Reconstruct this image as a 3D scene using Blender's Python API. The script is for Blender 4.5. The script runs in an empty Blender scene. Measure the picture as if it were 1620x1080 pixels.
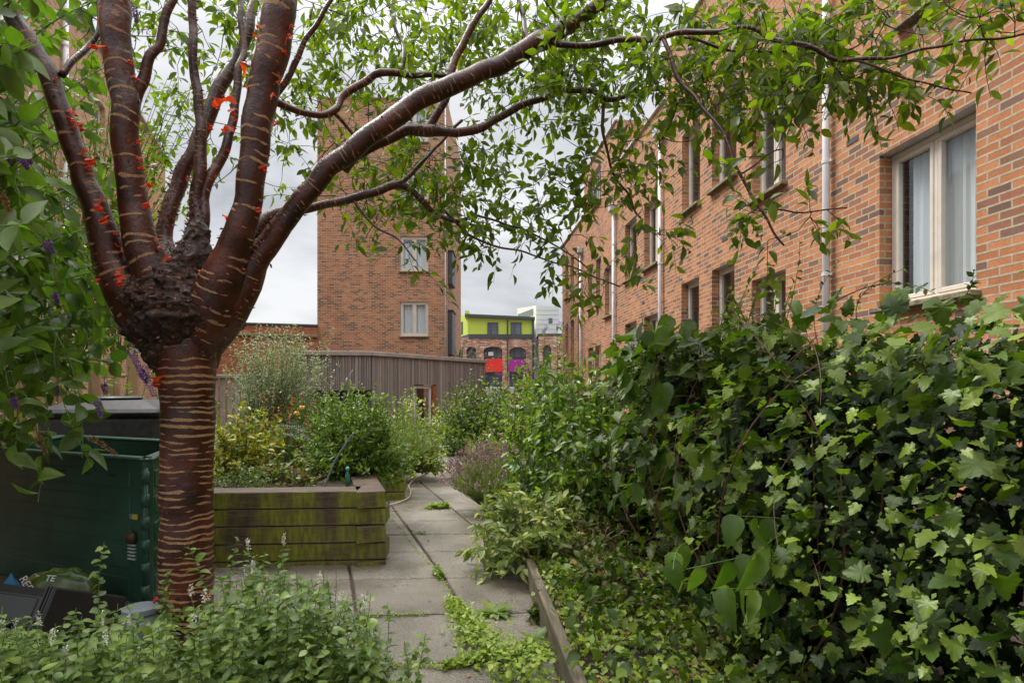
import bpy, math, random
import numpy as np
from mathutils import Vector, Matrix, noise
random.seed(7); rng = np.random.default_rng(7)
SC = bpy.context.scene; COL = SC.collection
R = math.radians
F, H, UC, VH = 940.0, 1.25, 810.0, 612.0           # focal length, eye height, centre and horizon measured on the photograph

# ------------------------------------------------------------ camera, sky, sun, exposure
cam = bpy.data.cameras.new('camera'); co = bpy.data.objects.new('camera', cam); COL.objects.link(co)
cam.sensor_width = 36; cam.lens = 36*F/1620; cam.shift_y = (VH-540)/1620
cam.clip_start = .05; cam.clip_end = 3000
co.location = (0, 0, H); co.rotation_euler = (R(90), 0, 0); SC.camera = co
SUN_EL, SUN_AZ = 56, 300
w = bpy.data.worlds.new('World'); SC.world = w; w.use_nodes = True
nt = w.node_tree; N = nt.nodes; Lk = nt.links; N.clear()
out = N.new('ShaderNodeOutputWorld'); bg = N.new('ShaderNodeBackground'); bg.inputs[1].default_value = .11
sky = N.new('ShaderNodeTexSky'); sky.sky_type = 'NISHITA'; sky.sun_disc = False
sky.sun_elevation = R(SUN_EL); sky.sun_rotation = R(SUN_AZ)
tc = N.new('ShaderNodeTexCoord'); mp = N.new('ShaderNodeMapping'); mp.inputs['Scale'].default_value = (1, 1, 2.6)
n1 = N.new('ShaderNodeTexNoise'); n1.inputs['Scale'].default_value = 2.3; n1.inputs['Detail'].default_value = 9; n1.inputs['Roughness'].default_value = .52
n1.inputs['Distortion'].default_value = .25
cr = N.new('ShaderNodeValToRGB'); e = cr.color_ramp.elements
e[0].position = .38; e[0].color = (4.3, 4.4, 4.6, 1); e[1].position = .60; e[1].color = (8.9, 8.9, 9.0, 1)
mid = e.new(.48); mid.color = (6.6, 6.7, 6.9, 1)
mx = N.new('ShaderNodeMix'); mx.data_type = 'RGBA'; mx.inputs[0].default_value = .93
Lk.new(tc.outputs['Generated'], mp.inputs[0]); Lk.new(mp.outputs[0], n1.inputs['Vector']); Lk.new(n1.outputs['Fac'], cr.inputs[0])
sz_ = N.new('ShaderNodeSeparateXYZ'); Lk.new(tc.outputs['Generated'], sz_.inputs[0])
mr = N.new('ShaderNodeMapRange'); mr.inputs[1].default_value = .45; mr.inputs[2].default_value = .95; mr.inputs[3].default_value = .60; mr.inputs[4].default_value = 3.4; Lk.new(sz_.outputs[2], mr.inputs[0])
vs_ = N.new('ShaderNodeVectorMath'); vs_.operation = 'SCALE'; Lk.new(cr.outputs[0], vs_.inputs[0]); Lk.new(mr.outputs[0], vs_.inputs['Scale'])
Lk.new(sky.outputs[0], mx.inputs[6]); Lk.new(vs_.outputs[0], mx.inputs[7]); Lk.new(mx.outputs[2], bg.inputs[0]); Lk.new(bg.outputs[0], out.inputs[0])
sl = bpy.data.lights.new('sun', 'SUN'); sl.energy = 2.6; sl.angle = R(22); sl.color = (1, .96, .9)
so = bpy.data.objects.new('sun', sl); COL.objects.link(so); so.rotation_euler = (R(90-SUN_EL), 0, R(180-SUN_AZ)); so.location = (0, -3, 12)
SC.view_settings.view_transform = 'Standard'; SC.view_settings.look = 'None'; SC.view_settings.gamma = 1
SC.view_settings.exposure = .68
SC.cycles.max_bounces = 8; SC.cycles.transparent_max_bounces = 12

# ------------------------------------------------------------ placing helpers
def P(u, v, Y): return Vector(((u-UC)/F*Y, Y, H+(VH-v)/F*Y))
def G(u, v, z=0.0):
    Y = (H-z)*F/(v-VH); return Vector(((u-UC)/F*Y, Y, z))
def tag(o, label=None, cat=None, group=None, kind=None):
    if label: o['label'] = label
    if cat: o['category'] = cat
    if group: o['group'] = group
    if kind: o['kind'] = kind
    return o
def empty(name, loc, label=None, cat=None, group=None, rz=0):
    o = bpy.data.objects.new(name, None); COL.objects.link(o); o.location = loc; o.rotation_euler = (0, 0, rz)
    o.empty_display_size = .1
    return tag(o, label, cat, group)
def link(name, me, parent=None, mat=None, world=True):
    o = bpy.data.objects.new(name, me); COL.objects.link(o)
    if mat:
        for m in (mat if isinstance(mat, (list, tuple)) else [mat]): me.materials.append(m)
    if parent:
        o.parent = parent
        if world:      # geometry is given in world coordinates
            M = Matrix.Identity(4); q = parent; chain = []
            while q: chain.append(q); q = q.parent
            for q in reversed(chain): M = M @ q.matrix_parent_inverse @ Matrix.LocRotScale(q.location, q.rotation_euler, q.scale)
            o.matrix_parent_inverse = M.inverted()
    return o
class MB:
    def __init__(s): s.v = []; s.f = []; s.uv = []; s.mi = []
    def quad(s, a, b, c, d, uv=None, m=0):
        n = len(s.v); s.v += [tuple(a), tuple(b), tuple(c), tuple(d)]; s.f.append((n, n+1, n+2, n+3)); s.mi.append(m)
        s.uv += uv if uv else [(0, 0), (1, 0), (1, 1), (0, 1)]
    def poly(s, pts, m=0, uv=None):
        n = len(s.v); s.v += [tuple(p) for p in pts]; s.f.append(tuple(range(n, n+len(pts)))); s.mi.append(m)
        s.uv += uv if uv else [(p[0], p[1]) for p in pts]
    def box(s, c, sx, sy, sz, ax=None, m=0, b=0.0, jit=0):
        """box centred at c; ax = 3 unit axes; b = bevel"""
        ax = ax or (Vector((1, 0, 0)), Vector((0, 1, 0)), Vector((0, 0, 1)))
        c = Vector(c); hx, hy, hz = sx/2, sy/2, sz/2
        def q(x, y, z): return c+ax[0]*x+ax[1]*y+ax[2]*z
        if b <= 0:
            for (d0, d1, d2, h0, h1, h2) in ((0, 1, 2, hx, hy, hz), (1, 2, 0, hy, hz, hx), (2, 0, 1, hz, hx, hy)):
                for sg in (-1, 1):
                    pts = []
                    for (p_, r_) in ((-1, -1), (1, -1), (1, 1), (-1, 1)):
                        v3 = [0, 0, 0]; v3[d0] = p_*h0; v3[d1] = r_*h1; v3[d2] = sg*h2; pts.append(q(*v3))
                    uv = [(-h0, -h1), (h0, -h1), (h0, h1), (-h0, h1)]
                    if d0 == 2: uv = [(y_, x_) for x_, y_ in uv]
                    if sg < 0: pts.reverse(); uv.reverse()
                    s.quad(*pts, uv=uv, m=m)
            return
        b = min(b, hx*.9, hy*.9, hz*.9)
        V = {}
        base = len(s.v)
        for ix in (-1, 1):
            for iy in (-1, 1):
                for iz in (-1, 1):
                    for k in range(3):
                        x, y, z = ix*hx, iy*hy, iz*hz
                        if k != 0: x = ix*(hx-b)
                        if k != 1: y = iy*(hy-b)
                        if k != 2: z = iz*(hz-b)
                        V[(ix, iy, iz, k)] = len(s.v); s.v.append(tuple(q(x, y, z)))
        def addf(keys):
            pts = [V[k] for k in keys]; s.f.append(tuple(pts)); s.mi.append(m)
            for i in pts: p = Vector(s.v[i])-c; s.uv.append((p.dot(ax[0])+p.dot(ax[1]), p.dot(ax[2])))
        for sg in (-1, 1):
            addf([(sg, a, b_, 0) for a, b_ in ((-1, -1), (1, -1), (1, 1), (-1, 1))][::sg])
            addf([(a, sg, b_, 1) for a, b_ in ((-1, -1), (-1, 1), (1, 1), (1, -1))][::sg])
            addf([(a, b_, sg, 2) for a, b_ in ((-1, -1), (1, -1), (1, 1), (-1, 1))][::sg])
        for a in (-1, 1):
            for b_ in (-1, 1):
                addf([(-1, a, b_, 1), (1, a, b_, 1), (1, a, b_, 2), (-1, a, b_, 2)][::-a*b_])
                addf([(a, -1, b_, 0), (a, 1, b_, 0), (a, 1, b_, 2), (a, -1, b_, 2)][::a*b_])
                addf([(a, b_, -1, 0), (a, b_, 1, 0), (a, b_, 1, 1), (a, b_, -1, 1)][::-a*b_])
                for c_ in (-1, 1): addf([(a, b_, c_, 0), (a, b_, c_, 1), (a, b_, c_, 2)][::a*b_*c_])
    def tube(s, pts, rad, n=8, m=0, cap=True, vo=0.0):
        pts = [Vector(p) for p in pts]
        if not hasattr(rad, '__len__'): rad = [rad]*len(pts)
        base = len(s.v); up = None; L = vo; ring = []; uvs = []
        for i, p in enumerate(pts):
            t = (pts[min(i+1, len(pts)-1)]-pts[max(i-1, 0)]).normalized()
            if up is None: up = t.orthogonal().normalized()
            up = (up-t*up.dot(t)).normalized(); sd = t.cross(up)
            if i: L += (p-pts[i-1]).length
            for k in range(n):
                a = 2*math.pi*k/n; s.v.append(tuple(p+(up*math.cos(a)+sd*math.sin(a))*rad[i]))
            ring.append(L)
        for i in range(len(pts)-1):
            for k in range(n):
                k2 = (k+1) % n
                s.f.append((base+i*n+k, base+i*n+k2, base+(i+1)*n+k2, base+(i+1)*n+k)); s.mi.append(m)
                s.uv += [(k/n, ring[i]), ((k+1)/n, ring[i]), ((k+1)/n, ring[i+1]), (k/n, ring[i+1])]
        if cap:
            s.f.append(tuple(base+k for k in range(n))[::-1]); s.mi.append(m); s.uv += [(0, 0)]*n
            e_ = base+(len(pts)-1)*n; s.f.append(tuple(e_+k for k in range(n))); s.mi.append(m); s.uv += [(0, 0)]*n
    def mesh(s, name, smooth=False):
        me = bpy.data.meshes.new(name); me.from_pydata(s.v, [], s.f)
        uvl = me.uv_layers.new(name='UVMap'); uvl.data.foreach_set('uv', np.array(s.uv, dtype=np.float32).ravel())
        me.polygons.foreach_set('material_index', s.mi)
        if smooth: me.polygons.foreach_set('use_smooth', [True]*len(s.f))
        me.update(); return me
    def build(s, name, mat, parent=None, smooth=False, world=True):
        return link(name, s.mesh(name, smooth), parent, mat, world)

def smooth_path(pts, n=6):
    """Catmull-Rom over (vector, radius) tuples"""
    P_ = [Vector(p[0]) for p in pts]; r_ = [p[1] for p in pts]; op, orr = [], []
    for i in range(len(P_)-1):
        p0, p1, p2, p3 = P_[max(i-1, 0)], P_[i], P_[i+1], P_[min(i+2, len(P_)-1)]
        for k in range(n):
            t = k/n
            op.append(.5*((2*p1)+(p2-p0)*t+(2*p0-5*p1+4*p2-p3)*t*t+(3*p1-p0-3*p2+p3)*t**3)); orr.append(r_[i]+(r_[i+1]-r_[i])*t)
    op.append(P_[-1]); orr.append(r_[-1]); return op, orr

# ------------------------------------------------------------ materials
def mat(name):
    m = bpy.data.materials.new(name); m.use_nodes = True; t = m.node_tree
    b = t.nodes['Principled BSDF']; return m, t, b
def nd(t, typ, **kw):
    n = t.nodes.new(typ)
    for k, v in kw.items():
        if k in n.inputs: n.inputs[k].default_value = v
        else: setattr(n, k, v)
    return n
def ramp(t, src, stops):
    r = t.nodes.new('ShaderNodeValToRGB'); el = r.color_ramp.elements
    while len(el) < len(stops): el.new(.5)
    for e_, (p, c) in zip(el, stops): e_.position = p; e_.color = (c[0], c[1], c[2], 1)
    t.links.new(src, r.inputs[0]); return r.outputs[0]
def mixc(t, fac, a, b, mode='MIX'):
    m = t.nodes.new('ShaderNodeMix'); m.data_type = 'RGBA'; m.blend_type = mode
    for i, s in ((0, fac), (6, a), (7, b)):
        if isinstance(s, bpy.types.NodeSocket): t.links.new(s, m.inputs[i])
        elif i == 0: m.inputs[0].default_value = s
        else: m.inputs[i].default_value = (s[0], s[1], s[2], 1)
    return m.outputs[2]
def math_(t, op, a, b=0.0):
    m = t.nodes.new('ShaderNodeMath'); m.operation = op
    for i, s in ((0, a), (1, b)):
        if isinstance(s, bpy.types.NodeSocket): t.links.new(s, m.inputs[i])
        else: m.inputs[i].default_value = s
    return m.outputs[0]
def noise_(t, scale, detail=4, vec=None, rough=.5, stretch=None):
    n = nd(t, 'ShaderNodeTexNoise', Scale=scale, Detail=detail, Roughness=rough)
    if vec is None: vec = t.nodes.new('ShaderNodeTexCoord').outputs['Object']
    if stretch:
        mp = t.nodes.new('ShaderNodeMapping'); mp.inputs['Scale'].default_value = stretch; t.links.new(vec, mp.inputs[0]); vec = mp.outputs[0]
    t.links.new(vec, n.inputs['Vector']); return n.outputs['Fac']
def bump(t, b, h, strength=.3, dist=.01):
    n = nd(t, 'ShaderNodeBump', Strength=strength, Distance=dist); t.links.new(h, n.inputs['Height']); t.links.new(n.outputs[0], b.inputs['Normal'])
def plain(name, col, rough=.6, metal=0, var=.25, scale=6, spec=.5):
    m, t, b = mat(name)
    f = noise_(t, scale, 5); a = [c*(1-var) for c in col]; z = [min(1, c*(1+var)) for c in col]
    t.links.new(ramp(t, f, [(.3, a), (.7, z)]), b.inputs['Base Color'])
    b.inputs['Roughness'].default_value = rough; b.inputs['Metallic'].default_value = metal; b.inputs['Specular IOR Level'].default_value = spec
    bump(t, b, noise_(t, scale*8, 3), .15, .003); return m
def brick_mat(name, stops, mortar=(.41, .345, .25), size=(.225, .075), m_w=.010, dirt=.25):
    m, t, b = mat(name)
    uv = t.nodes.new('ShaderNodeUVMap').outputs[0]
    nz = nd(t, 'ShaderNodeTexNoise', Scale=7, Detail=3); t.links.new(uv, nz.inputs['Vector'])
    vm = t.nodes.new('ShaderNodeVectorMath'); vm.operation = 'MULTIPLY_ADD'
    t.links.new(nz.outputs['Color'], vm.inputs[0]); vm.inputs[1].default_value = (.008, .008, 0); t.links.new(uv, vm.inputs[2])
    bt = nd(t, 'ShaderNodeTexBrick', Scale=1.0); bt.offset = .5
    bt.inputs['Color1'].default_value = (0, 0, 0, 1); bt.inputs['Color2'].default_value = (1, 1, 1, 1); bt.inputs['Mortar'].default_value = (0, 0, 0, 1)
    bt.inputs['Mortar Size'].default_value = m_w; bt.inputs['Mortar Smooth'].default_value = .25
    bt.inputs['Brick Width'].default_value = size[0]; bt.inputs['Row Height'].default_value = size[1]
    t.links.new(vm.outputs[0], bt.inputs['Vector'])
    c = ramp(t, bt.outputs['Color'], stops)
    big = noise_(t, 1.3, 5, uv); c = mixc(t, dirt, c, ramp(t, big, [(.3, (.55, .5, .45)), (.7, (1.25, 1.2, 1.15))]), 'MULTIPLY')
    strk = noise_(t, 2.2, 5, uv, .6, (1.6, .22, 1)); c = mixc(t, .5, c, ramp(t, strk, [(.32, (.62, .60, .58)), (.52, (1, 1, 1)), (.75, (1.15, 1.12, 1.08))]), 'MULTIPLY')
    fine = noise_(t, 45, 4, uv, .7); c = mixc(t, .45, c, ramp(t, fine, [(.3, (.6, .58, .56)), (.7, (1.3, 1.3, 1.3))]), 'MULTIPLY')
    mc = ramp(t, noise_(t, 20, 3, uv), [(.3, [x*.75 for x in mortar]), (.7, [x*1.15 for x in mortar])])
    t.links.new(mixc(t, bt.outputs['Fac'], c, mc), b.inputs['Base Color'])
    b.inputs['Roughness'].default_value = .85; b.inputs['Specular IOR Level'].default_value = .25
    h = math_(t, 'ADD', math_(t, 'MULTIPLY', bt.outputs['Fac'], -1.0), math_(t, 'MULTIPLY', fine, .35)); bump(t, b, h, .7, .006)
    return m
def leaf_mat(name, cols, trans=.35, rough=.38, spec=.5, tmul=(1.5, 1.9, .6)):
    """cols: 2-4 tints, one picked per leaf; thin leaf that lets light through"""
    m, t, b = mat(name)
    rnd = t.nodes.new('ShaderNodeNewGeometry').outputs['Random Per Island']
    st = [(i/(len(cols)-1), c) for i, c in enumerate(cols)]
    c = ramp(t, rnd, st)
    c = mixc(t, .35, c, ramp(t, noise_(t, 30, 3), [(.3, (.7, .7, .7)), (.7, (1.3, 1.3, 1.3))]), 'MULTIPLY')
    t.links.new(c, b.inputs['Base Color']); b.inputs['Roughness'].default_value = rough; b.inputs['Specular IOR Level'].default_value = spec
    tr = t.nodes.new('ShaderNodeBsdfTranslucent'); t.links.new(mixc(t, 1, c, tmul, 'MULTIPLY'), tr.inputs[0])
    ms = t.nodes.new('ShaderNodeMixShader'); ms.inputs[0].default_value = trans
    t.links.new(b.outputs[0], ms.inputs[1]); t.links.new(tr.outputs[0], ms.inputs[2]); t.links.new(ms.outputs[0], t.nodes['Material Output'].inputs[0])
    bump(t, b, noise_(t, 60, 2), .25, .004)
    return m
ORB = [(.0, (.17, .10, .075)), (.10, (.21, .12, .085)), (.22, (.34, .145, .07)), (.45, (.45, .185, .082)), (.7, (.53, .235, .105)), (.88, (.40, .155, .07)), (1, (.27, .13, .085))]
M = {}
M['brick'] = brick_mat('orange_brick', ORB)
M['brick_tower'] = brick_mat('tower_brick', [(0, (.15, .085, .065)), (.16, (.22, .12, .08)), (.28, (.38, .15, .07)), (.6, (.45, .19, .09)), (1, (.52, .25, .12))], mortar=(.44, .36, .26))
M['brick_old'] = brick_mat('old_red_brick', [(0, (.30, .08, .04)), (.5, (.42, .13, .06)), (1, (.50, .2, .1))], mortar=(.36, .24, .17), m_w=.008)
M['brick_far'] = brick_mat('reclaimed_brick', [(0, (.2, .08, .06)), (.4, (.5, .2, .11)), (.8, (.62, .36, .24)), (1, (.75, .6, .5))], mortar=(.5, .4, .32), size=(.45, .16), m_w=.02)
M['brick_left'] = brick_mat('pale_orange_brick', [(0, (.34, .18, .11)), (.4, (.52, .26, .13)), (1, (.6, .32, .17))], mortar=(.5, .42, .33))
M['frame'] = plain('cream_window_paint', (.62, .56, .48), .45, var=.08)
M['white'] = plain('white_plastic', (.68, .67, .68), .4, var=.08)
M['coping'] = plain('grey_coping_metal', (.50, .50, .50), .45, var=.12)
M['dark'] = plain('dark_grey_metal', (.06, .065, .075), .5, var=.2)
M['sill'] = plain('mossy_stone_sill', (.20, .17, .10), .9, var=.5, scale=14)
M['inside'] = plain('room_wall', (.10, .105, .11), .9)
m, t, b = mat('window_glass')                                            # a sheet of glass: clear with a sky reflection
g1 = t.nodes.new('ShaderNodeBsdfTransparent'); g1.inputs[0].default_value = (.86, .9, .9, 1); g2 = nd(t, 'ShaderNodeBsdfGlossy', Roughness=.02)
g2.inputs[0].default_value = (.9, .95, 1, 1)
fr = nd(t, 'ShaderNodeLayerWeight', Blend=.5); fm = math_(t, 'ADD', math_(t, 'MULTIPLY', math_(t, 'POWER', fr.outputs['Facing'], 3.0), .75), .08)
ms = t.nodes.new('ShaderNodeMixShader'); t.links.new(fm, ms.inputs[0]); t.links.new(g1.outputs[0], ms.inputs[1]); t.links.new(g2.outputs[0], ms.inputs[2])
t.links.new(ms.outputs[0], t.nodes['Material Output'].inputs[0]); M['glass'] = m
m, t, b = mat('sheer_curtain')
uv = t.nodes.new('ShaderNodeUVMap').outputs[0]
t.links.new(ramp(t, noise_(t, 9, 2, uv, stretch=(1, .05, 1)), [(.3, (.62, .65, .68)), (.7, (.86, .88, .9))]), b.inputs['Base Color']); b.inputs['Roughness'].default_value = .9
M['curtain'] = m

# ------------------------------------------------------------ buildings
def window_unit(parent, org, t_, n_, s0, s1, z0, z1, depth, panes=2, fw=.055, curtain=None, sill=True, slats=False, fm='frame', blind=None):
    """framed casement set back in its opening. org: wall origin, t_: along, n_: outward"""
    z_ = Vector((0, 0, 1)); ax = (t_, n_, z_); c = org-n_*depth
    def at(s, z, d=0): return c+t_*s+n_*d+z_*z
    f = MB(); W = s1-s0; Hh = z1-z0; sm, zm = (s0+s1)/2, (z0+z1)/2; D = .07
    f.box(at(sm, z0+fw/2), W, D, fw, ax, b=.006); f.box(at(sm, z1-fw/2), W, D, fw, ax, b=.006)
    f.box(at(s0+fw/2, zm), fw, D, Hh-2*fw, ax, b=.006); f.box(at(s1-fw/2, zm), fw, D, Hh-2*fw, ax, b=.006)
    edges = [s0+fw+(W-2*fw)*i/panes for i in range(panes+1)]
    for e_ in edges[1:-1]: f.box(at(e_, zm), fw*.8, D-.004, Hh-2*fw, ax, b=.006)
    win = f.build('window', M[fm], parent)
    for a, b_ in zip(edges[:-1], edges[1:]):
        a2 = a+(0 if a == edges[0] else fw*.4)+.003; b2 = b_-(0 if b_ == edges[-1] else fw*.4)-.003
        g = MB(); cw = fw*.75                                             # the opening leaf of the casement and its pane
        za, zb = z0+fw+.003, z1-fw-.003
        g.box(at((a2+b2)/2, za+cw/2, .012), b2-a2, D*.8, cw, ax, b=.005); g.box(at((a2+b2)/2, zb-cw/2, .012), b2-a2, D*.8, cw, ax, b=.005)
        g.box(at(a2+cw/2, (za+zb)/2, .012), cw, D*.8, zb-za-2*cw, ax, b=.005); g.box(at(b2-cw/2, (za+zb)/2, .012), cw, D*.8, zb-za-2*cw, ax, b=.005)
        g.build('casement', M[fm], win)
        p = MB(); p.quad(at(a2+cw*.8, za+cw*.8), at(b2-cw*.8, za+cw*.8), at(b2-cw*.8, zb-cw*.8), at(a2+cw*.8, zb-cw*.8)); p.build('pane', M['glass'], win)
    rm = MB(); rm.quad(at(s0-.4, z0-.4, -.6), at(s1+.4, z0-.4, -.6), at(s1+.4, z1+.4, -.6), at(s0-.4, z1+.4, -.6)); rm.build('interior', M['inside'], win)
    if curtain:
        cu = MB()
        for (ca, cb) in curtain:
            k = 40; xs = [s0+W*(ca+(cb-ca)*i/k) for i in range(k+1)]
            for i in range(k):
                d0, d1 = -.10+.02*math.sin(i*1.3), -.10+.02*math.sin((i+1)*1.3)
                cu.quad(at(xs[i], z0+.03, d0), at(xs[i+1], z0+.03, d1), at(xs[i+1], z1-.03, d1), at(xs[i], z1-.03, d0), [(i*.05, 0), (i*.05+.05, 0), (i*.05+.05, 1), (i*.05, 1)])
        cu.build('curtain', M['curtain'], win, smooth=True)
    if slats:
        sb = MB(); k = 7
        for i in range(k): sb.box(at(s0+W*(i+.5)/k, zm, .05), .045, .02, Hh-.06, ax)
        sb.build('slat_screen', M['white'], win)
    if sill:
        s_ = MB(); s_.box(c+t_*sm+n_*(depth/2+.045)+z_*(z0-.03), W+.1, depth+.09, .055, ax, b=.008); s_.build('sill', M['sill'], win)
        s_ = MB(); s_.box(c+t_*sm+n_*(.055)+z_*(z0+.012), W+.02, .06, .022, ax, b=.004); s_.build('sill_nosing', M[fm], win)
    return win
def facade(mb, org, t_, n_, sA, sB, zA, zB, ops, depth, m=0):
    z_ = Vector((0, 0, 1))
    ss = sorted({sA, sB, *[o[0] for o in ops], *[o[1] for o in ops]}); zs = sorted({zA, zB, *[o[2] for o in ops], *[o[3] for o in ops]})
    def q(s, z, d=0.): return org+t_*s+z_*z-n_*d
    for i in range(len(ss)-1):
        for j in range(len(zs)-1):
            a, b_, c, d = ss[i], ss[i+1], zs[j], zs[j+1]; sm, zm = (a+b_)/2, (c+d)/2
            if any(o[0] < sm < o[1] and o[2] < zm < o[3] for o in ops): continue
            mb.quad(q(a, c), q(b_, c), q(b_, d), q(a, d), [(a, c), (b_, c), (b_, d), (a, d)], m)
    for (a, b_, c, d) in [o[:4] for o in ops]:
        dp = depth+.03
        mb.quad(q(a, c), q(a, c, dp), q(a, d, dp), q(a, d), [(a, c), (a+dp, c), (a+dp, d), (a, d)], m)
        mb.quad(q(b_, c, dp), q(b_, c), q(b_, d), q(b_, d, dp), [(b_-dp, c), (b_, c), (b_, d), (b_-dp, d)], m)
        mb.quad(q(a, d), q(b_, d), q(b_, d, dp), q(a, d, dp), [(a, d), (b_, d), (b_, d), (a, d)], 1)
        mb.quad(q(a, c, dp), q(b_, c, dp), q(b_, c), q(a, c), [(a, c), (b_, c), (b_, c), (a, c)], m)
def shell(mb, org, t_, n_, sA, sB, zA, zB, deep, m=0):
    z_ = Vector((0, 0, 1))
    def q(s, z, d=0.): return org+t_*s+z_*z-n_*d
    for s in (sA, sB): mb.quad(q(s, zA), q(s, zA, deep), q(s, zB, deep), q(s, zB), [(0, zA), (deep, zA), (deep, zB), (0, zB)], m)
    mb.quad(q(sA, zA, deep), q(sB, zA, deep), q(sB, zB, deep), q(sA, zB, deep), [(sA, zA), (sB, zA), (sB, zB), (sA, zB)], m)
    mb.quad(q(sA, zB-.25), q(sB, zB-.25), q(sB, zB-.25, deep), q(sA, zB-.25, deep), m=1)
def downpipe(parent, org, t_, n_, s, z0, z1, r=.04, hopper=False, mt='white'):
    z_ = Vector((0, 0, 1)); p = MB(); c = org+t_*s+n_*(r+.03)
    p.tube([c+z_*z0, c+z_*z1], r, 12); zz = z0+.4
    o = p.build('downpipe', M[mt], parent, smooth=True)
    while zz < z1-.1:
        q = MB(); q.tube([c+z_*(zz-.02), c+z_*(zz+.02)], r*1.18, 12); q.box(c-n_*(r*.5)+t_*(.0)+z_*zz, r*3.4, .02, .03, (t_, n_, z_)); q.build('pipe_clip', M[mt], o); zz += 1.35
    if hopper:
        q = MB(); q.box(c+z_*(z1+.08)+n_*.03, .28, .2, .2, (t_, n_, z_), b=.02); q.box(c+z_*(z1-.04), .12, .1, .06, (t_, n_, z_)); q.build('hopper', M['coping'], o)
    return o
ZV = Vector((0, 0, 1))
RT = Vector((-.0904, 1, 0)).normalized(); RN = Vector((-1, -.0904, 0)).normalized(); RO = Vector((4.487, 0, 0)); KS = 1.00408
def yy(u): return 4.487/((u-UC)/F+.0904)
def rhouse(Ya, Yb, top, label, wins, pipe=None, vents=(), hop=None, gutter=None):
    h = empty('terraced_house', RO+RT*(Ya*KS), label, 'house', 'brick terraced houses along the right of the garden')
    mb = MB(); ops = [(a*KS, b_*KS, c, d) for (a, b_, c, d, *_) in wins]
    facade(mb, RO, RT, RN, Ya*KS, Yb*KS, -1.2, top, ops, .17); shell(mb, RO, RT, RN, Ya*KS, Yb*KS, -1.2, top, 6.0)
    mb.build('wall', [M['brick'], M['coping']], h)
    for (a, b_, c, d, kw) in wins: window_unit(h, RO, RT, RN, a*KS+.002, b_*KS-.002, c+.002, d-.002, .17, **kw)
    cp = MB(); cp.box(RO+RT*((Ya+Yb)/2*KS)-RN*.12+ZV*(top+.03), (Yb-Ya)*KS-.01, .36, .06, (RT, RN, ZV), b=.008); cp.build('coping', M['white'], h)
    if pipe: downpipe(h, RO, RT, RN, pipe*KS, -.5, hop if hop else top-.1, .042, hopper=bool(hop))
    for (Yv, zv) in vents:
        q = MB(); q.box(RO+RT*(Yv*KS)+RN*.001+ZV*zv, .2, .012, .062, (RT, RN, ZV)); q.build('air_brick', M['dark'], h)
    return h
rhouse(-5, 7.02, 8.35, 'near brick house with the large cream double casement window', [
    (5.15, 6.33, 2.09, 3.71, dict(curtain=[(0, .86)], fw=.06)), (4.8, 6.02, 4.9, 6.5, dict(curtain=[(.1, .9)])), (1.2, 2.4, 2.09, 3.71, dict()), (-2.5, -1.3, 2.09, 3.71, dict())], vents=[(6.76, 4.05)])
rhouse(7.02, 12.9, 8.35, 'second brick house between the first two white downpipes', [
    (yy(1243), yy(1189), 4.07, 5.65, dict(panes=2)), (yy(1165), yy(1126), 4.70, 6.26, dict(panes=1)), (yy(1107.5), yy(1079), 4.70, 6.26, dict(panes=1)),
    (yy(1243), yy(1189), 1.3, 2.87, dict()), (yy(1162), yy(1126), 1.75, 3.31, dict(panes=1)), (yy(1106), yy(1078), 1.75, 3.31, dict(panes=1))],
    pipe=7.14, vents=[(10.0, 3.74), (11.97, 3.76), (12.05, 6.6)])
rhouse(12.9, 16.8, 7.47, 'third brick house with the low white roof coping and two tall windows', [
    (yy(1042), yy(1019), 4.06, 5.59, dict(panes=2)), (yy(1007), yy(989), 4.06, 5.59, dict(panes=1)), (yy(1042), yy(1019), 1.4, 2.93, dict()), (yy(1007), yy(989), 1.4, 2.93, dict())],
    pipe=13.02, hop=6.75, vents=[(14.4, 3.29)])
rhouse(16.8, 21.2, 8.8, 'fourth brick house, the tall one with white slatted screen near the roof', [
    (yy(967), yy(957), 3.38, 4.85, dict(panes=1)), (yy(951), yy(943), 3.91, 5.38, dict(panes=1)), (yy(938.5), yy(930.5), 3.91, 5.38, dict(panes=1)),
    (18.7, 20.6, 7.15, 8.35, dict(panes=1, slats=True, fm='white')), (yy(950.4), yy(941.5), 1.3, 2.58, dict(panes=1)), (yy(938.5), yy(930.5), 1.3, 2.58, dict(panes=1))],
    pipe=16.92, hop=6.25)
rhouse(21.2, 25.6, 7.3, 'farthest brick house of the right hand terrace with narrow windows', [
    (yy(899), yy(894.5), 4.92, 6.42, dict(panes=1)), (yy(908), yy(903), 4.92, 6.42, dict(panes=1)), (yy(919.5), yy(914), 4.92, 6.42, dict(panes=1)),
    (yy(899), yy(894.5), 1.5, 3.9, dict(panes=1)), (yy(908), yy(903), 1.5, 3.9, dict(panes=1)), (yy(919.5), yy(914), 1.5, 3.9, dict(panes=1))],
    pipe=21.5, hop=6.1)

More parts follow.
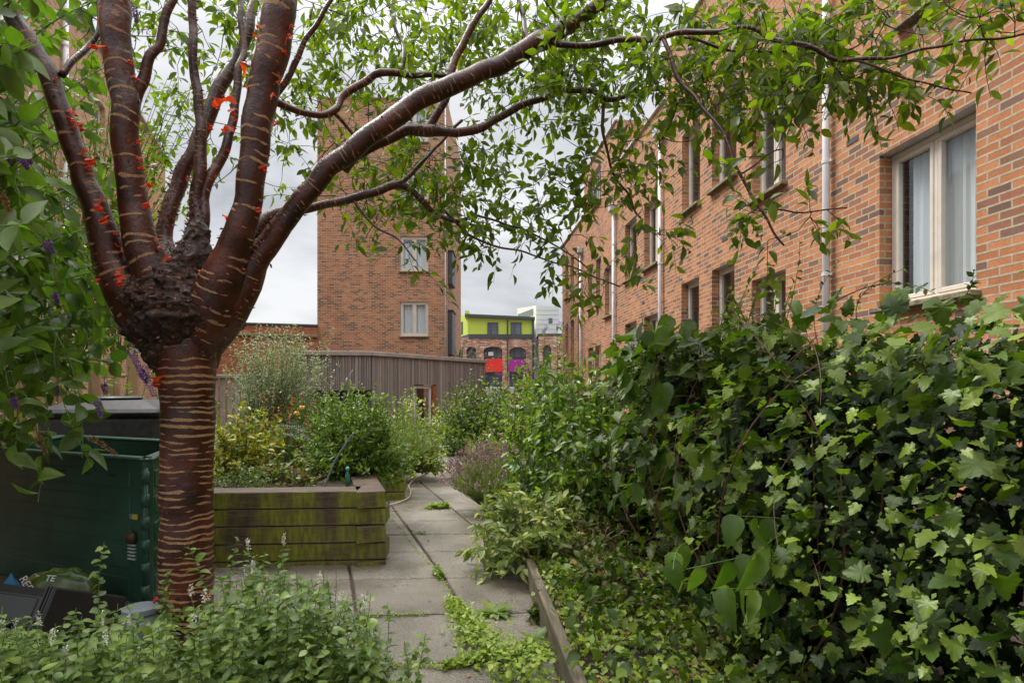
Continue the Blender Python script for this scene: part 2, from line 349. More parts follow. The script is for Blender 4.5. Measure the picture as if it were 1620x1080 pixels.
# tower block in the middle
TY = 25.6; TN = Vector((0, -1, 0)); TT = Vector((1, 0, 0)); TO = Vector((0, TY, 0))
def tx(u): return (u-UC)/F*TY
def tz(v): return H+(VH-v)/F*TY
tw = empty('brick_tower_block', (tx(605), TY, 0), 'four storey brick tower block with single column of cream windows behind timber building', 'building')
x0, x1 = tx(502), tx(707); top = tz(156)
wv = [(477, 531.5), (374, 429), (272, 327), (170, 225)]
ops = [(tx(633), tx(677.5), tz(b_), tz(a)) for a, b_ in wv]
mb = MB(); facade(mb, TO, TT, TN, x0, x1, -2, top, ops, .12); shell(mb, TO, TT, TN, x0, x1, -2, top, 7); mb.build('wall', [M['brick_tower'], M['coping']], tw)
for o_ in ops: window_unit(tw, TO, TT, TN, o_[0]+.002, o_[1]-.002, o_[2]+.002, o_[3]-.002, .10, fw=.07, curtain=[(0, 1)])
cp = MB(); cp.box((tx(604.5), TY+.14, top+.05), x1-x0+.1, .45, .1, b=.01); cp.build('coping', M['white'], tw)
for a, b_ in ((394, 446), (490, 560)):
    q = MB(); q.box((x1+.10, TY+1.1, (tz(a)+tz(b_))/2), .19, 1.4, tz(a)-tz(b_), b=.01); q.box((x1+.12, TY+1.1, tz(a)+.03), .25, 1.5, .05, b=.01); bay = q.build('side_bay', M['dark'], tw)
downpipe(tw, TO+Vector((0, 0, 0)), TT, TN, x1-.06, -1, top-.2, .03, mt='coping')

# old garden wall left of the tower
ow = empty('old_brick_wall', P(335, 600, 24), 'old red brick wall with weathered stone band left of the tower', 'wall')
A, B = P(230, 612, 23.5), P(503, 612, 25.4); A.z = B.z = 0; tt = (B-A).normalized(); nn = Vector((tt.y, -tt.x, 0)); Lw = (B-A).length
mb = MB()
for (za, zb, d) in ((-1.5, 3.35, .0), (3.47, 3.82, .05)):
    mb.box(A+tt*(Lw/2)+ZV*((za+zb)/2)-nn*(.2+d), Lw, .4, zb-za, (tt, nn, ZV))
mb.build('wall', M['brick_old'], ow)
mb = MB(); mb.box(A+tt*(Lw/2)+ZV*3.41-nn*.15, Lw, .5, .12, (tt, nn, ZV), b=.02); mb.build('stone_band', M['sill'], ow)
mb = MB(); mb.box(A+tt*(Lw/2)+ZV*3.88-nn*.25, Lw, .5, .1, (tt, nn, ZV), b=.02); mb.build('coping', M['dark'], ow)

# left terrace behind the shrubs
LT = Vector((-.3617, 1, 0)).normalized(); LN = Vector((LT.y, -LT.x, 0)); LO = Vector((-5.01, 0, 0)); KL = math.sqrt(1+.3617**2)
lh = empty('brick_house', LO+LT*(12*KL), 'pale brick house on the left behind the leaves with white downpipe', 'house')
ops = [(a*KL, b_*KL, c, d) for a, b_, c, d in ((14.6, 15.5, 7.0, 8.5), (14.6, 15.5, 4.2, 5.7), (8.2, 9.4, 7, 8.5), (8.2, 9.4, 4.2, 5.7), (19, 20, 7, 8.5), (5, 6, 4.2, 5.7))]
mb = MB(); facade(mb, LO, LT, LN, 3*KL, 22.6*KL, -1, 9.85, ops, .15); shell(mb, LO, LT, LN, 3*KL, 22.6*KL, -1, 9.85, 6); mb.build('wall', [M['brick_left'], M['coping']], lh)
for o_ in ops: window_unit(lh, LO, LT, LN, o_[0]+.002, o_[1]-.002, o_[2]+.002, o_[3]-.002, .15)
cp = MB(); cp.box(LO+LT*(12.8*KL)-LN*.1+ZV*9.9, 19.6*KL, .4, .13, (LT, LN, ZV), b=.01); cp.build('coping', M['white'], lh)
downpipe(lh, LO, LT, LN, 12.6*KL, 0, 9.7, .055)

# timber clad building
def plank_mat(name, cols, gap=.0):
    m, t, b = mat(name); uv = t.nodes.new('ShaderNodeUVMap').outputs[0]
    rnd = t.nodes.new('ShaderNodeNewGeometry').outputs['Random Per Island']
    c = ramp(t, rnd, [(i/(len(cols)-1), c) for i, c in enumerate(cols)])
    g = noise_(t, 14, 6, None, .6, (3, 3, .25)); c = mixc(t, .6, c, ramp(t, g, [(.25, (.55, .55, .55)), (.75, (1.35, 1.35, 1.35))]), 'MULTIPLY')
    t.links.new(c, b.inputs['Base Color']); b.inputs['Roughness'].default_value = .85; bump(t, b, g, .4, .004); return m
M['clad'] = plank_mat('weathered_cladding', [(.17, .145, .125), (.22, .19, .165), (.27, .235, .205), (.19, .165, .145), (.38, .34, .29)])
M['clad_trim'] = plain('grey_trim_timber', (.30, .265, .235), .8, var=.2, scale=3)
tb = empty('timber_building', P(587, 612, 18)-ZV*1.25, 'low building clad in vertical weathered timber boards in front of the tower', 'building')
c0 = P(470, 612, 17.7); c1 = P(587, 612, 18.0); c2 = P(766, 612, 23.6)
topz = 2.31
def clad(a, b_, zlo, holes=()):
    a = a.copy(); b_ = b_.copy(); a.z = b_.z = 0; t_ = (b_-a).normalized(); n_ = Vector((t_.y, -t_.x, 0)); L = (b_-a).length
    mb = MB(); s = .0
    while s < L-.04:
        wd = random.choice((.045, .07, .07, .1)); wd = min(wd, L-s); d = random.choice((.0, .012, .02))
        lo = zlo
        for (ha, hb, hz) in holes:
            if ha < s+wd/2 < hb: lo = hz
        mb.box(a+t_*(s+wd/2)+n_*(.03+d/2)+ZV*((lo+topz-.1)/2), wd-.012, .04+d, topz-.1-lo, (t_, n_, ZV)); s += wd
    mb.build('cladding', M['clad'], tb)
    bk = MB(); lo_b = zlo
    cuts = [0]+[x for h_ in holes for x in h_[:2]]+[L]
    for i in range(len(cuts)-1):
        l2 = holes[i//2][2] if i % 2 == 1 else zlo
        bk.box(a+t_*((cuts[i]+cuts[i+1])/2)-n_*.05+ZV*((l2+topz-.1)/2), cuts[i+1]-cuts[i], .1, topz-.1-l2, (t_, n_, ZV))
    bk.build('backing_wall', M['dark'], tb)
    tr = MB(); tr.box(a+t_*(L/2)+n_*.0+ZV*(topz-.05), L+.06, .24, .13, (t_, n_, ZV), b=.01); tr.build('fascia', M['clad_trim'], tb)
    return a, t_, n_, L
clad(c0, c1, 1.17)
a, t_, n_, L = clad(c1, c2, -.9, [(1.95, 3.2, 1.33)])
# recess wall under the overhang, and the window in the boards
q = MB(); q.box(P(525, 612, 18.6)-ZV*1.25+ZV*.1, 3.0, .1, 2.1); q.build('recess_wall', M['dark'], tb)
window_unit(tb, a, t_, n_, 2.0, 3.0, -.7, 1.3, .05, panes=1, sill=False, fm='white', curtain=[(0, .35)])
q = MB(); q.box(a+t_*3.1+ZV*.3+n_*.02, .16, .1, 2.0, (t_, n_, ZV)); M['rustwood'] = plain('orange_timber', (.30, .09, .03), .6); q.build('door_post', M['rustwood'], tb)
q = MB(); q.poly([c0+ZV*(topz-1.25-.05)+Vector((0, .05, 0)), c1+ZV*(topz-1.25-.05)+Vector((0, .05, 0)), c2+ZV*(topz-1.25-.05)+Vector((0, .1, 0)), Vector((c0.x, 25.2, topz-.05))]); q.build('roof', M['dark'], tb)

# distant lime and white buildings
FY = 75.0
def fp(u, v, Y=FY): return P(u, v, Y)
M['lime'] = plain('lime_cladding', (.50, .60, .07), .5, var=.06, scale=.4)
M['fwhite'] = plain('white_cladding', (.62, .63, .64), .5, var=.06, scale=.4)
M['red'] = plain('red_panel', (.75, .03, .02), .5, var=.1); M['magenta'] = plain('magenta_panel', (.40, .02, .30), .5, var=.1)
M['dglass'] = plain('dark_reflecting_glass', (.10, .12, .15), .12, var=.3, scale=.6)
def fbox(mb, u0, u1, v0, v1, Y, dep, m=0):
    a, b_ = P(u0, v0, Y), P(u1, v1, Y); mb.box(((a.x+b_.x)/2, Y+dep/2, (a.z+b_.z)/2), abs(b_.x-a.x), dep, abs(a.z-b_.z), m=m)
lb = empty('lime_clad_building', fp(780, 600), 'far building with lime green upper floor over arched brick ground floor', 'building')
q = MB()                                                                  # upper floor: angled left face and long front
pts = [fp(713, 498, 84), fp(740, 493.5, 75), fp(843, 505, 75)]
def prism(mb, pl, zlo, ztop, back=12):
    for i in range(len(pl)-1):
        a, b_ = pl[i], pl[i+1]; L = (Vector((b_.x, b_.y, 0))-Vector((a.x, a.y, 0))).length
        mb.quad((a.x, a.y, zlo), (b_.x, b_.y, zlo), (b_.x, b_.y, ztop[i+1]), (a.x, a.y, ztop[i]), [(i*9, zlo), (i*9+L, zlo), (i*9+L, ztop[i+1]), (i*9, ztop[i])])
    mb.poly([(p.x, p.y, z) for p, z in zip(pl, ztop)]+[(pl[-1].x, pl[-1].y+back, ztop[-1]), (pl[0].x, pl[-1].y+back, ztop[0])])
    a = pl[-1]; mb.quad((a.x, a.y, zlo), (a.x, a.y+back, zlo), (a.x, a.y+back, ztop[-1]), (a.x, a.y, ztop[-1]), [(40, zlo), (40+back, zlo), (40+back, ztop[-1]), (40, ztop[-1])])
zb = fp(0, 535).z; zc = fp(0, 528.5).z
prism(q, pts, zc, [fp(0, 498, 84).z, fp(0, 499).z, fp(0, 505).z]); q.build('upper_storey', M['lime'], lb)
q = MB(); prism(q, [p+Vector((.1, -.12, 0)) for p in pts], zb, [zc, zc, zc]); q.build('grey_band', M['dark'], lb)
q = MB(); q.box((fp(791, 0).x, 75.6, fp(0, 501.5).z), fp(843, 0).x-fp(740, 0).x+.6, 2.2, .35, (Vector((1, 0, -.045)).normalized(), Vector((0, 1, 0)), Vector((.045, 0, 1)).normalized())); q.build('roof', M['dark'], lb)
q = MB(); q.box((fp(739, 0).x, 75.3, fp(0, 497.5).z), .5, 1.2, .9); q.build('parapet', M['lime'], lb)
# brick storey with arched openings
def arch_wall(mb, u0, u1, v0, v1, arches, Y):
    xa, xb = fp(u0, 0, Y).x, fp(u1, 0, Y).x; zlo, zhi = fp(0, v1, Y).z, fp(0, v0, Y).z
    xs = [xa]
    for (ua, ub, vt, vs) in arches:
        A_, B_ = fp(ua, 0, Y).x, fp(ub, 0, Y).x; mb.quad((xs[-1], Y, zlo), (A_, Y, zlo), (A_, Y, zhi), (xs[-1], Y, zhi), [(xs[-1], zlo), (A_, zlo), (A_, zhi), (xs[-1], zhi)])
        zt, zs_ = fp(0, vt, Y).z, fp(0, vs, Y).z; k = 10
        for i in range(k):
            p0, p1 = i/k, (i+1)/k; h0 = zs_+(zt-zs_)*math.sin(math.pi*p0)**.6 if 0 < p0 < 1 else zs_; h1 = zs_+(zt-zs_)*math.sin(math.pi*p1)**.6 if p1 < 1 else zs_
            X0, X1 = A_+(B_-A_)*p0, A_+(B_-A_)*p1
            mb.quad((X0, Y, h0), (X1, Y, h1), (X1, Y, zhi), (X0, Y, zhi), [(X0, h0), (X1, h1), (X1, zhi), (X0, zhi)])
            mb.quad((X0, Y, h0), (X0, Y+.6, h0), (X1, Y+.6, h1), (X1, Y, h1), [(X0, h0), (X0, h0+.5), (X1, h1+.5), (X1, h1)])
        for xx in (A_, B_): mb.quad((xx, Y, zlo), (xx, Y+.6, zlo), (xx, Y+.6, zs_), (xx, Y, zs_), [(0, zlo), (.6, zlo), (.6, zs_), (0, zs_)])
        xs.append(B_)
    mb.quad((xs[-1], Y, zlo), (xb, Y, zlo), (xb, Y, zhi), (xs[-1], Y, zhi), [(xs[-1], zlo), (xb, zlo), (xb, zhi), (xs[-1], zhi)])
q = MB(); arch_wall(q, 712, 843, 534, 625, [(738, 753.5, 548, 553), (765, 794.5, 548, 553), (806, 832, 549, 554)], 75.02); q.build('brick_storey', M['brick_far'], lb)
for (ua, ub) in ((738, 753.5), (765, 794.5), (806, 832)):
    q = MB(); fbox(q, ua-1, ub+1, 546, 612, 75.65, .1); g_ = q.build('arched_window', M['dglass'], lb)
    f = MB(); um = (ua+ub)/2
    for uu in (ua+.6, ua+(ub-ua)*.3, ua+(ub-ua)*.7, ub-.6): fbox(f, uu-.5, uu+.5, 549, 600, 75.55, .08)
    fbox(f, ua, ub, 564.5, 566.5, 75.5, .1); f.build('window_frame', M['dark'], g_)
q = MB(); fbox(q, 768, 795, 567, 588, 74.9, .1); q.build('red_panel', M['red'], lb)
q = MB(); fbox(q, 806, 832.5, 568, 588, 74.9, .1); q.build('magenta_panel', M['magenta'], lb)
for (ua, ub) in ((771, 788), (808, 825)):
    q = MB(); fbox(q, ua, ub, 510.5, 528.5, 74.93, .1); g_ = q.build('window', M['dglass'], lb)
    f = MB(); fbox(f, ua, ua+1.3, 510, 529, 74.86, .06); fbox(f, ub-1.3, ub, 510, 529, 74.86, .06); fbox(f, ua+5, ua+6.4, 511, 528, 74.86, .06); fbox(f, ua, ub, 509.8, 511.2, 74.85, .06); f.build('window_frame', M['dark'], g_)
q = MB(); t2 = (pts[1]-pts[0]); t2.z = 0; L2 = t2.length; t2.normalize(); n2 = Vector((t2.y, -t2.x, 0)); o2 = pts[0].copy(); o2.z = 0
q.box(o2+t2*(L2*.42)+n2*.05+ZV*(fp(0, 520, 79).z), L2*.62, .08, 1.55, (t2, n2, ZV)); g_ = q.build('window', M['dglass'], lb)
f = MB()
for k in range(4): f.box(o2+t2*(L2*(.12+.2*k))+n2*.12+ZV*(fp(0, 520, 79).z), .14, .06, 1.55, (t2, n2, ZV))
f.build('window_frame', M['dark'], g_)
for uu in (803, 843.5):
    q = MB(); q.tube([fp(uu, 506, 74.8), fp(uu, 600, 74.8)], .09 if uu < 820 else .14, 8); q.build('downpipe', M['dark'], lb)
# small lettering board in the arch window
q = MB(); fbox(q, 772.5, 780.5, 556.5, 562.5, 75.4, .05); q.build('notice', M['white'], lb)
wb = empty('white_clad_building', fp(860, 600, 80), 'far white panelled building beside the lime green one', 'building')
q = MB(); pw = [fp(818, 488, 88), fp(848, 484, 80), fp(884, 485.5, 80)]; prism(q, pw, -2, [fp(0, 488, 88).z, fp(0, 483.5, 80).z, fp(0, 485.5, 80).z]); q.build('wall', M['fwhite'], wb)
q = MB()
for vv in (490, 497, 504.5, 512, 520, 528): fbox(q, 848.3, 883.8, vv, vv+.7, 79.97, .05)
q.build('panel_joint', M['coping'], wb)
q = MB(); fbox(q, 868, 874, 503, 511, 79.93, .1); q.build('window', M['dglass'], wb)
q = MB(); t3 = (pw[1]-pw[0]); t3.z = 0; L3 = t3.length; t3.normalize(); n3 = Vector((t3.y, -t3.x, 0)); o3 = pw[0].copy(); o3.z = 0
q.box(o3+t3*(L3*.47)+n3*.05+ZV*fp(0, 497.5, 84).z, L3*.8, .08, .9, (t3, n3, ZV)); q.build('window', M['dglass'], wb)
rb = empty('brick_block', fp(870, 600, 72), 'far low brick block with a green framed arched window, right of the white building', 'building')
q = MB(); arch_wall(q, 852, 905, 530, 625, [(859, 872, 546, 551)], 72); q.build('wall', M['brick_far'], rb)
q = MB(); fbox(q, 851.5, 905, 527.5, 530.5, 71.9, 8); q.build('roof', M['dark'], rb)
q = MB(); fbox(q, 858, 873, 545, 600, 72.5, .1); g_ = q.build('arched_window', M['dglass'], rb)
M['greenframe'] = plain('dark_green_paint', (.03, .12, .08), .5); f = MB()
for uu in (859.5, 865.5, 871.5): fbox(f, uu-.6, uu+.6, 547, 600, 72.4, .08)
f.build('window_frame', M['greenframe'], g_)

# ------------------------------------------------------------ ground and paving
m, t, b = mat('soil'); f_ = noise_(t, 9, 8, None, .65)
t.links.new(ramp(t, f_, [(.3, (.018, .012, .009)), (.55, (.045, .03, .02)), (.75, (.10, .07, .045))]), b.inputs['Base Color']); b.inputs['Roughness'].default_value = .95
bump(t, b, noise_(t, 25, 8), .9, .03); M['soil'] = m
q = MB(); ysteps = [-30, -5, 0, 3, 6, 9, 12.5, 14, 15.5, 17, 20, 26, 40, 90, 300, 1500]; xsteps = [-1500, -200, -40, -12, -6, -3, 0, 3, 6, 12, 40, 200, 1500]
def gz(y): return -.045 if y <= 12.5 else (-.045-.85*min(1, (y-12.5)/4.5))
for i in range(len(xsteps)-1):
    for j in range(len(ysteps)-1):
        q.quad((xsteps[i], ysteps[j], gz(ysteps[j])), (xsteps[i+1], ysteps[j], gz(ysteps[j])), (xsteps[i+1], ysteps[j+1], gz(ysteps[j+1])), (xsteps[i], ysteps[j+1], gz(ysteps[j+1])))
tag(q.build('ground', M['soil']), kind='structure')
m, t, b = mat('wet_concrete_slab'); rnd = t.nodes.new('ShaderNodeNewGeometry').outputs['Random Per Island']
c = ramp(t, rnd, [(0, (.165, .147, .120)), (.5, (.20, .181, .152)), (1, (.238, .216, .184))])
st = noise_(t, 2.2, 6, None, .6); c = mixc(t, .8, c, ramp(t, st, [(.32, (.48, .44, .37)), (.5, (1, .96, .9)), (.7, (1.3, 1.3, 1.3))]), 'MULTIPLY')
sp = noise_(t, 120, 3); c = mixc(t, .6, c, ramp(t, sp, [(.35, (.5, .48, .46)), (.65, (1.35, 1.35, 1.35))]), 'MULTIPLY')
t.links.new(c, b.inputs['Base Color'])
rr = t.nodes.new('ShaderNodeMapRange'); t.links.new(noise_(t, 1.7, 4), rr.inputs[0]); rr.inputs[1].default_value = .35; rr.inputs[2].default_value = .65; rr.inputs[3].default_value = .20; rr.inputs[4].default_value = .42
t.links.new(rr.outputs[0], b.inputs['Roughness']); bump(t, b, noise_(t, 75, 4, None, .6), .9, .008); M['slab'] = m
rows_v = [1215, 1125, 1052, 973, 915, 872, 845, 823, 807, 793, 781, 771, 762, 753.5, 745.5, 739, 733, 728, 723.5, 719, 715, 711.5, 708.5, 706, 703.5]
rowY = [H*F/(v-VH) for v in rows_v]
q = MB(); GX = -.345; CT = .05                                           # drift of the long joints, lean of the cross joints
x_ref = G(555, 905)                                                      # long joint D near the raised bed
for i in range(len(rowY)-1):
    gp = .007+.0011*rowY[i]; ya, yb = rowY[i]+gp, rowY[i+1]-gp; wd = .60
    for k in range(-6, 7):
        def cx(y): return x_ref.x+(GX if y > 4 else GX*.9)*(y-x_ref.y)+k*wd
        jj = .003*random.uniform(-1, 1); z = -.004*random.random()
        xa, xb, xc, xd = cx(ya)+.010, cx(ya)+wd-.010, cx(yb)+wd-.010, cx(yb)+.010
        if min(xa, xd) > 1.0-.09*ya or max(xb, xc) < -4.6: continue
        def T(x, y, zz): return (x, y+CT*(x-x_ref.x)*max(0, 1-(y-3)*.08), zz)
        e_ = .006
        b0 = len(q.v)
        q.v += [T(xa, ya, -.05), T(xb, ya, -.05), T(xc, yb, -.05), T(xd, yb, -.05), T(xa, ya, z-e_), T(xb, ya, z-e_), T(xc, yb, z-e_), T(xd, yb, z-e_),
                T(xa+e_, ya+e_, z), T(xb-e_, ya+e_, z+jj*.3), T(xc-e_, yb-e_, z), T(xd+e_, yb-e_, z)]
        for fc in ((0, 1, 5, 4), (1, 2, 6, 5), (2, 3, 7, 6), (3, 0, 4, 7), (4, 5, 9, 8), (5, 6, 10, 9), (6, 7, 11, 10), (7, 4, 8, 11), (8, 9, 10, 11)):
            q.f.append(tuple(b0+n_ for n_ in fc)); q.mi.append(0); q.uv += [(0, 0)]*4
tag(q.build('path', M['slab']), kind='structure')
q = MB(); q.poly([(-4.6, 1.8, -.014), (.30, 1.8, -.014), (-.75, 12.4, -.014), (-4.6, 12.4, -.014)]); tag(q.build('joint_grit', M['soil']), kind='structure')

# ------------------------------------------------------------ leaves
def tmpl(st, fold=.18, droop=.25):
    """st: [(x, halfwidth)] incl. both ends"""
    v = []; fcs = []; n = len(st)
    for x, h in st: v.append((x, 0, -droop*x*x))
    L_ = {}; R_ = {}
    for i, (x, h) in enumerate(st):
        if h > 0:
            L_[i] = len(v); v.append((x, h, -droop*x*x+fold*h)); R_[i] = len(v); v.append((x, -h, -droop*x*x+fold*h))
    for i in range(n-1):
        for S, rev in ((L_, 0), (R_, 1)):
            a = [i, i+1]
            if i+1 in S: a.append(S[i+1])
            if i in S: a.append(S[i])
            if len(a) > 2: fcs.append(tuple(a[::-1] if rev else a))
    return np.array(v, float), fcs
T_OVAL = tmpl([(0, 0), (.12, .16), (.35, .26), (.6, .24), (.82, .12), (1, 0)], .35, .22)
T_CHER = tmpl([(0, 0), (.15, .13), (.42, .21), (.7, .15), (1, 0)], .35, .2)
T_LANC = tmpl([(0, 0), (.2, .09), (.5, .13), (.8, .07), (1, 0)], .4, .3)
T_NARR = tmpl([(0, 0), (.4, .06), (1, 0)], .4, .2)
T_HEART = tmpl([(0, 0), (.06, .22), (.25, .36), (.5, .33), (.75, .18), (1, 0)], .3, .3)
T_SML = tmpl([(0, 0), (.45, .26), (1, 0)], .35, .15)
def lobed(k=1.0):
    o = [(-.05, .06), (-.13, .18), (-.10, .30), (-.02, .33), (.0, .43), (.10, .40), (.17, .37), (.22, .46), (.32, .45), (.40, .55), (.47, .45), (.50, .34), (.60, .36), (.66, .27), (.77, .26), (.82, .15), (.90, .12), (1, 0)]
    pts = [(0, 0)]+[(x, y*k) for x, y in o]+[(x, -y*k) for x, y in o[-2::-1]]
    v = [(.28, 0, .0)]+[(x, y, .12*abs(y)-.35*x*x+.04*math.sin(x*19+y*13)) for x, y in pts]; n = len(pts)
    return np.array(v, float), [(0, 1+i, 1+(i+1) % n) for i in range(n)]
T_LOBE = lobed(); T_IVY = lobed(.75)
def mkmesh(name, V, faces_per, T):
    me = bpy.data.meshes.new(name)
    lt = np.array([len(f) for f in faces_per]); li = np.concatenate([np.array(f) for f in faces_per]); nv = T.shape[1] if T.ndim == 3 else 0
    n = V.shape[0]; k = V.shape[1]
    me.vertices.add(n*k); me.vertices.foreach_set('co', V.astype(np.float32).ravel())
    LI = (li[None, :]+(np.arange(n)*k)[:, None]).ravel(); LT = np.tile(lt, n)
    me.loops.add(len(LI)); me.loops.foreach_set('vertex_index', LI.astype(np.int32))
    me.polygons.add(len(LT)); me.polygons.foreach_set('loop_start', np.concatenate([[0], np.cumsum(LT)[:-1]]).astype(np.int32)); me.polygons.foreach_set('loop_total', LT.astype(np.int32))
    me.polygons.foreach_set('use_smooth', np.ones(len(LT), dtype=bool)); me.update(calc_edges=True); me.validate(); return me
def nrm(a): return a/np.maximum(np.linalg.norm(a, axis=-1, keepdims=True), 1e-9)
def leaves(name, material, parent, pos, dirs, ups, size, T, wid=1.0, world=True):
    """pos Nx3 base point, dirs Nx3 leaf axis, ups Nx3 rough normal, size N"""
    pos = np.asarray(pos, float); d = nrm(np.asarray(dirs, float)); u = np.asarray(ups, float); size = np.asarray(size, float)
    s = nrm(np.cross(u, d)+1e-6); u = np.cross(d, s)
    V, fc = T; n = len(pos); wv_ = wid*(1+.25*rng.uniform(-1, 1, n)); curl = rng.uniform(.3, 2.0, n)
    X = V[None, :, 0, None]*d[:, None, :]+(V[None, :, 1, None]*wv_[:, None, None])*s[:, None, :]+(V[None, :, 2, None]*curl[:, None, None])*u[:, None, :]
    X = pos[:, None, :]+X*size[:, None, None]
    return link(name, mkmesh(name, X, fc, V), parent, material, world)
def rv(n, s=1.0): return rng.normal(size=(n, 3))*s
class Stems:
    """grows stems, keeps leaf seats"""
    def __init__(s): s.mb = MB(); s.p = []; s.d = []
    def stem(s, a, b, r0=.004, r1=.0015, bow=.15, n=7, seats=(.3, 1), k=10, side=5, hang=0.0, draw=True):
        a = Vector(a); b = Vector(b); L = (b-a).length; o = Vector(rng.normal(size=3)).normalized()*L*bow; o.z = abs(o.z)
        pts = [a.lerp(b, t)+o*(4*t*(1-t))*.5+Vector((0, 0, -hang*t*t)) for t in [i/n for i in range(n+1)]]
        if draw: s.mb.tube(pts, [r0+(r1-r0)*i/n for i in range(n+1)], side, cap=False)
        for j in range(k):
            t = seats[0]+(seats[1]-seats[0])*(j+random.random()*.6)/k; t = min(t, .999); i = int(t*n); fr_ = t*n-i
            p = pts[i].lerp(pts[i+1], fr_); tg = (pts[i+1]-pts[i]).normalized(); s.p.append(p); s.d.append(tg)
        return pts
    def arr(s): return np.array([tuple(p) for p in s.p]), np.array([tuple(d) for d in s.d])
def L_(*c): return c
LM = {
 'cherry': leaf_mat('cherry_leaf', [(.052, .088, .010), (.088, .138, .013), (.125, .178, .016), (.18, .225, .022)], .58, .38, tmul=(1.5, 1.7, .4)),
 'vine': leaf_mat('vine_leaf', [(.024, .046, .007), (.042, .076, .009), (.068, .108, .011), (.13, .18, .016)], .30, .45, spec=.28),
 'ivy': leaf_mat('shaded_ivy_leaf', [(.009, .018, .005), (.018, .034, .007), (.034, .058, .010)], .22, .5, spec=.22),  # shade inside the hedge is put into this near-black leaf tint
 'glossy': leaf_mat('glossy_oval_leaf', [(.042, .078, .012), (.07, .125, .014), (.12, .185, .022)], .35, .35, spec=.4),
 'bright': leaf_mat('bright_leaf', [(.09, .15, .02), (.15, .22, .025), (.22, .29, .03)], .35, .4),
 'lime': leaf_mat('lime_small_leaf', [(.15, .22, .03), (.24, .32, .04), (.34, .40, .05), (.14, .22, .05)], .3, .4),
 'mint': leaf_mat('mint_leaf', [(.062, .11, .020), (.105, .17, .028), (.18, .25, .045), (.075, .12, .02)], .25, .4),
 'sage': leaf_mat('sage_leaf', [(.13, .17, .06), (.19, .24, .07), (.26, .30, .10), (.30, .32, .06)], .25, .55),
 'grey': leaf_mat('silver_leaf', [(.24, .27, .17), (.34, .36, .25), (.44, .45, .33)], .2, .7),
 'yellow': leaf_mat('variegated_yellow_leaf', [(.12, .17, .03), (.26, .27, .05), (.42, .36, .06), (.55, .42, .08)], .3, .4),
 'brown': leaf_mat('dead_leaf', [(.16, .07, .03), (.26, .13, .06), (.38, .22, .11)], .2, .7),
 'budd': leaf_mat('buddleia_leaf', [(.05, .09, .02), (.09, .15, .025), (.14, .21, .03), (.14, .19, .07)], .4, .4, tmul=(1.5, 2.0, .5)),
 'lavfl': leaf_mat('lavender_flower', [(.22, .12, .16), (.32, .19, .23), (.38, .27, .27)], .1, .8),
 'purple': leaf_mat('purple_floret', [(.14, .05, .28), (.24, .10, .42), (.34, .18, .50)], .2, .6),
 'orange': leaf_mat('orange_seed_head', [(.35, .12, .03), (.50, .22, .06), (.40, .16, .08)], .2, .6),
 'white': leaf_mat('white_floret', [(.5, .48, .45), (.65, .62, .6)], .2, .6),
 'yellowfl': leaf_mat('yellow_petal', [(.8, .42, .02), (.85, .5, .03)], .2, .5),
}
M['stem_brown'] = plain('brown_stem', (.11, .07, .04), .8, var=.3); M['stem_green'] = plain('green_stem', (.10, .16, .04), .6, var=.3); M['stem_red'] = plain('reddish_vine_stem', (.12, .055, .035), .7, var=.3)
M['stem_dark'] = plain('dark_twig', (.035, .022, .018), .7, var=.3)
def plant(name, label, cat, base, st, parts, stem_mat='stem_brown', group=None):
    """parts: list of (part name, leafmat, T, lmin, lmax, upness, spread, wid, pick fraction)"""
    o = empty(name, base, label, cat, group)
    if st.mb.v: st.mb.build('stem', M[stem_mat], o)
    p, d = st.arr()
    for (pn, lm, T, a, b_, upn, spr, wid, frac) in parts:
        sel = rng.random(len(p)) < frac; pp = p[sel]; dd = d[sel]; n = len(pp)
        if n == 0: continue
        di = nrm(dd*.5+nrm(rv(n))*spr+np.array([0, 0, upn])); ob = leaves(pn, LM[lm], o, pp, di, rv(n, .55)+np.array([0, -.35, .8]), rng.uniform(a, b_, n), T, wid)
        if pn in ('flower', 'yellowing_foliage', 'dead_foliage'): tag(ob, kind='stuff')
    return o
def dome(c, rx, ry, h, n, k, root=.3, r0=.004, hang=0., seats=(.35, 1), low=0.0, bow=.12, draw=True, side=4):
    """stems radiating from a base to a dome surface"""
    s = Stems(); c = Vector(c)
    for i in range(n):
        a = random.uniform(0, 2*math.pi); ph = math.acos(random.uniform(low, 1)); rr = random.uniform(.55, 1.08)
        b_ = c+Vector((math.cos(a)*math.sin(ph)*rx*rr, math.sin(a)*math.sin(ph)*ry*rr, math.cos(ph)*h*rr))
        a_ = c+Vector((math.cos(a)*rx*root*random.random(), math.sin(a)*ry*root*random.random(), 0))
        s.stem(a_, b_, r0, r0*.35, bow, 5, seats, k, side, hang, draw)
    return s

